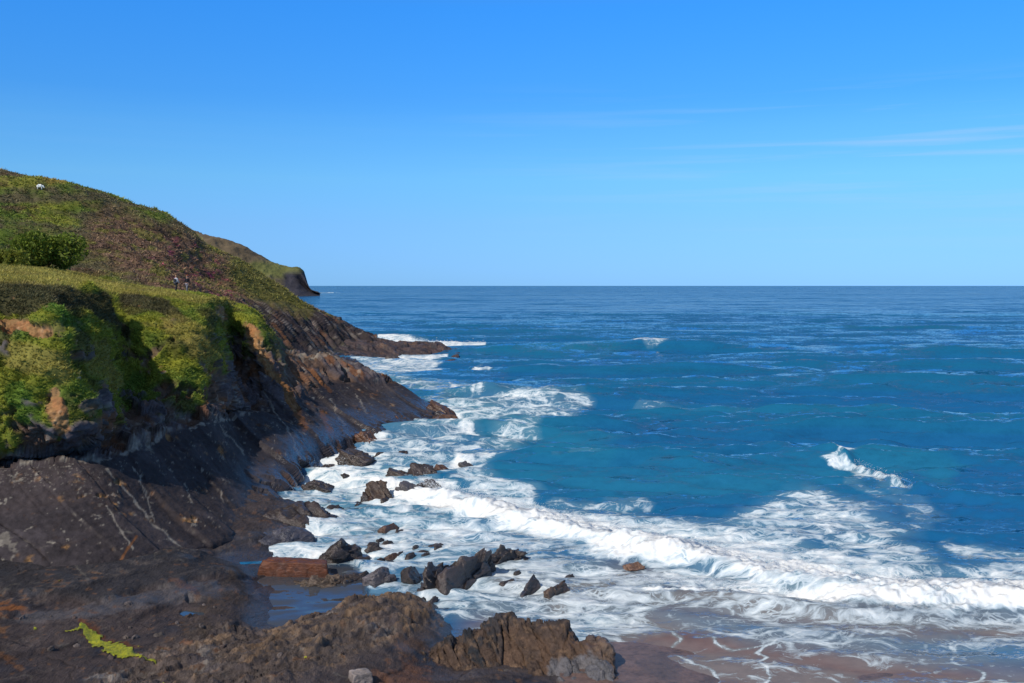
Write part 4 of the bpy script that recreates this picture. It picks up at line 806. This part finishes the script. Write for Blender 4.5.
    if bag: skin('rucksack', [tuple(np.array(v)*k) for v in ((0, .19, 1.08), (0, .20, 1.25), (0, .17, 1.42))], [(0, 1), (1, 2)], [(.14, .09), (.15, .10), (.11, .07)], mat_plain('rucksack_cloth', bag, .8), root, root=1)
    return root
g1_ = nearest_on(cliffB, 176, 296.); g2_ = nearest_on(cliffB, 187, 296.5)
def pathpoint(px, D):
    # ground height of the terrace at this column and distance
    A = cliffB.reshape(-1, 3); X0 = (px-CX)/F*D; d = (A[:, 0]-X0)**2+(A[:, 1]-D)**2; i = np.argsort(d)[:6]; return np.array([X0, D, A[i, 2].mean()])
pa = pathpoint(176, 107); pb = pathpoint(187, 107)
person(0, 0, 'walker in a pale grey jacket with a dark rucksack on the cliff path', (.42, .43, .47), (.025, .025, .03), (.30, .17, .10), math.radians(150), pa, bag=(.03, .03, .035))
person(0, 0, 'walker in a black jacket and grey trousers just right of the pale jacket', (.012, .013, .018), (.16, .16, .19), (.22, .07, .03), math.radians(-20), pb, h=1.04)
def sheep(px, py):
    g = nearest_on(hillB, px, py); root = empty('sheep', tuple(g+[0, 0, .0]), math.radians(12)); tag(root, 'white sheep grazing high on the green hillside near the skyline', 'sheep')
    wl = mat_plain('fleece', (.80, .78, .70), .9, .1); fc = mat_plain('sheep_face', (.65, .60, .50), .8, .1)
    V = [(0, 0, .62), (-.32, 0, .64), (.32, 0, .66), (.50, 0, .60), (.64, 0, .38), (.74, 0, .24)]; E_ = [(0, 1), (0, 2), (2, 3), (3, 4), (4, 5)]; Rr = [(.28, .27), (.24, .25), (.25, .26), .15, .10, .055]
    for sx, sy in ((-.36, .12), (-.36, -.12), (.32, .12), (.32, -.12)):
        n0 = len(V); V += [(sx, sy, .45), (sx+(.03 if sx < 0 else -.02), sy, .25), (sx-.01, sy, .02)]; E_ += [((1 if sx < 0 else 2), n0), (n0, n0+1), (n0+1, n0+2)]; Rr += [.09, .045, .035]
    V.append((-.50, 0, .60)); E_.append((1, len(V)-1)); Rr.append(.05)
    o = skin('body', V, E_, Rr, wl, root)
    for sy in (1, -1): skin('ear', [(.58, sy*.08, .44), (.57, sy*.17, .43)], [(0, 1)], [.03, .015], fc, root)
    root.scale = (1.15, 1.15, 1.15)
sheep(41, 189)

# ================================================================== SKY, SUN, CAMERA
sun_dir = np.array([-.52, -.68, .76]); sun_dir /= np.linalg.norm(sun_dir)
el = math.asin(sun_dir[2]); az = math.atan2(sun_dir[0], sun_dir[1])     # from +Y towards +X
w = bpy.data.worlds.new('World'); scene.world = w; w.use_nodes = True; N = w.node_tree.nodes; Lk = w.node_tree.links; bg = N['Background']
sky = N.new('ShaderNodeTexSky'); sky.sky_type = 'NISHITA'; sky.sun_disc = False; sky.sun_elevation = el; sky.sun_rotation = az; sky.altitude = 0; sky.air_density = 1.0; sky.dust_density = 0; sky.ozone_density = 1.5
tc_ = N.new('ShaderNodeTexCoord'); sp = N.new('ShaderNodeSeparateXYZ'); vab = N.new('ShaderNodeVectorMath'); vab.operation = 'ABSOLUTE'; Lk.new(tc_.outputs['Generated'], vab.inputs[0]); Lk.new(tc_.outputs['Generated'], sp.inputs[0])
spa = N.new('ShaderNodeSeparateXYZ'); Lk.new(vab.outputs[0], spa.inputs[0]); cmb = N.new('ShaderNodeCombineXYZ'); Lk.new(sp.outputs[0], cmb.inputs[0]); Lk.new(sp.outputs[1], cmb.inputs[1]); Lk.new(spa.outputs[2], cmb.inputs[2]); Lk.new(cmb.outputs[0], sky.inputs['Vector'])
mp_ = mapping(N, Lk, tc_.outputs['Generated'], (2.2, 2.2, 62), (0, .03, 0))
cn = tex(N, Lk, 'ShaderNodeTexNoise', mp_, Scale=1.3, Detail=7., Roughness=.55, Distortion=.25).outputs[0]
band = ramp(N, Lk, sp.outputs[2], [(.02, 0.), (.07, .4), (.13, 1.), (.16, .8), (.20, 0.)])
right = ramp(N, Lk, mth(N, Lk, 'ADD', sp.outputs[0], .5), [(.42, .04), (.85, 1.)])
cf = mth(N, Lk, 'MULTIPLY', mth(N, Lk, 'MULTIPLY', ramp(N, Lk, cn, [(.50, 0.), (.70, 1.)]), band), mth(N, Lk, 'MULTIPLY', right, .45))
tint = ramp(N, Lk, spa.outputs[2], [(.0, (.20, .575, 1.6)), (.03, (.25, .63, 1.5)), (.06, (.30, .70, 1.42)), (.105, (.34, .86, 1.42)), (.154, (.30, .90, 1.55)), (.182, (.24, .88, 1.65)), (.268, (.20, 1., 2.0)), (.34, (.45, 1., 1.6)), (.46, (1.3, 1.3, 1.25)), (1., (1.4, 1.4, 1.3))])  # last stops brighten the unseen dome above the frame as added fill light
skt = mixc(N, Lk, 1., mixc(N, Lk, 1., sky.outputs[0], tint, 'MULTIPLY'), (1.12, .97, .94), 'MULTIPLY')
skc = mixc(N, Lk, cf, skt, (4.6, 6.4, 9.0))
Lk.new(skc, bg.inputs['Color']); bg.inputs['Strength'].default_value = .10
sd = bpy.data.lights.new('sun', 'SUN'); sd.energy = 4.35; sd.angle = math.radians(.5); sd.color = (1, .93, .82)
so = bpy.data.objects.new('sun', sd); COL.objects.link(so)
from mathutils import Vector
so.rotation_euler = Vector(-sun_dir).to_track_quat('-Z', 'Y').to_euler()
cam = bpy.data.cameras.new('camera'); co = bpy.data.objects.new('camera', cam); COL.objects.link(co); co.location = (0, 0, H); co.rotation_euler = (math.radians(90), 0, 0)
cam.sensor_width = 36; cam.lens = 36*F/1024; cam.shift_y = -(341.5-HY)/1024; cam.clip_start = .5; cam.clip_end = 120000
scene.camera = co
vs = scene.view_settings; vs.view_transform = 'Standard'; vs.look = 'None'; vs.exposure = 0; vs.gamma = 1; vs.use_curve_mapping = False
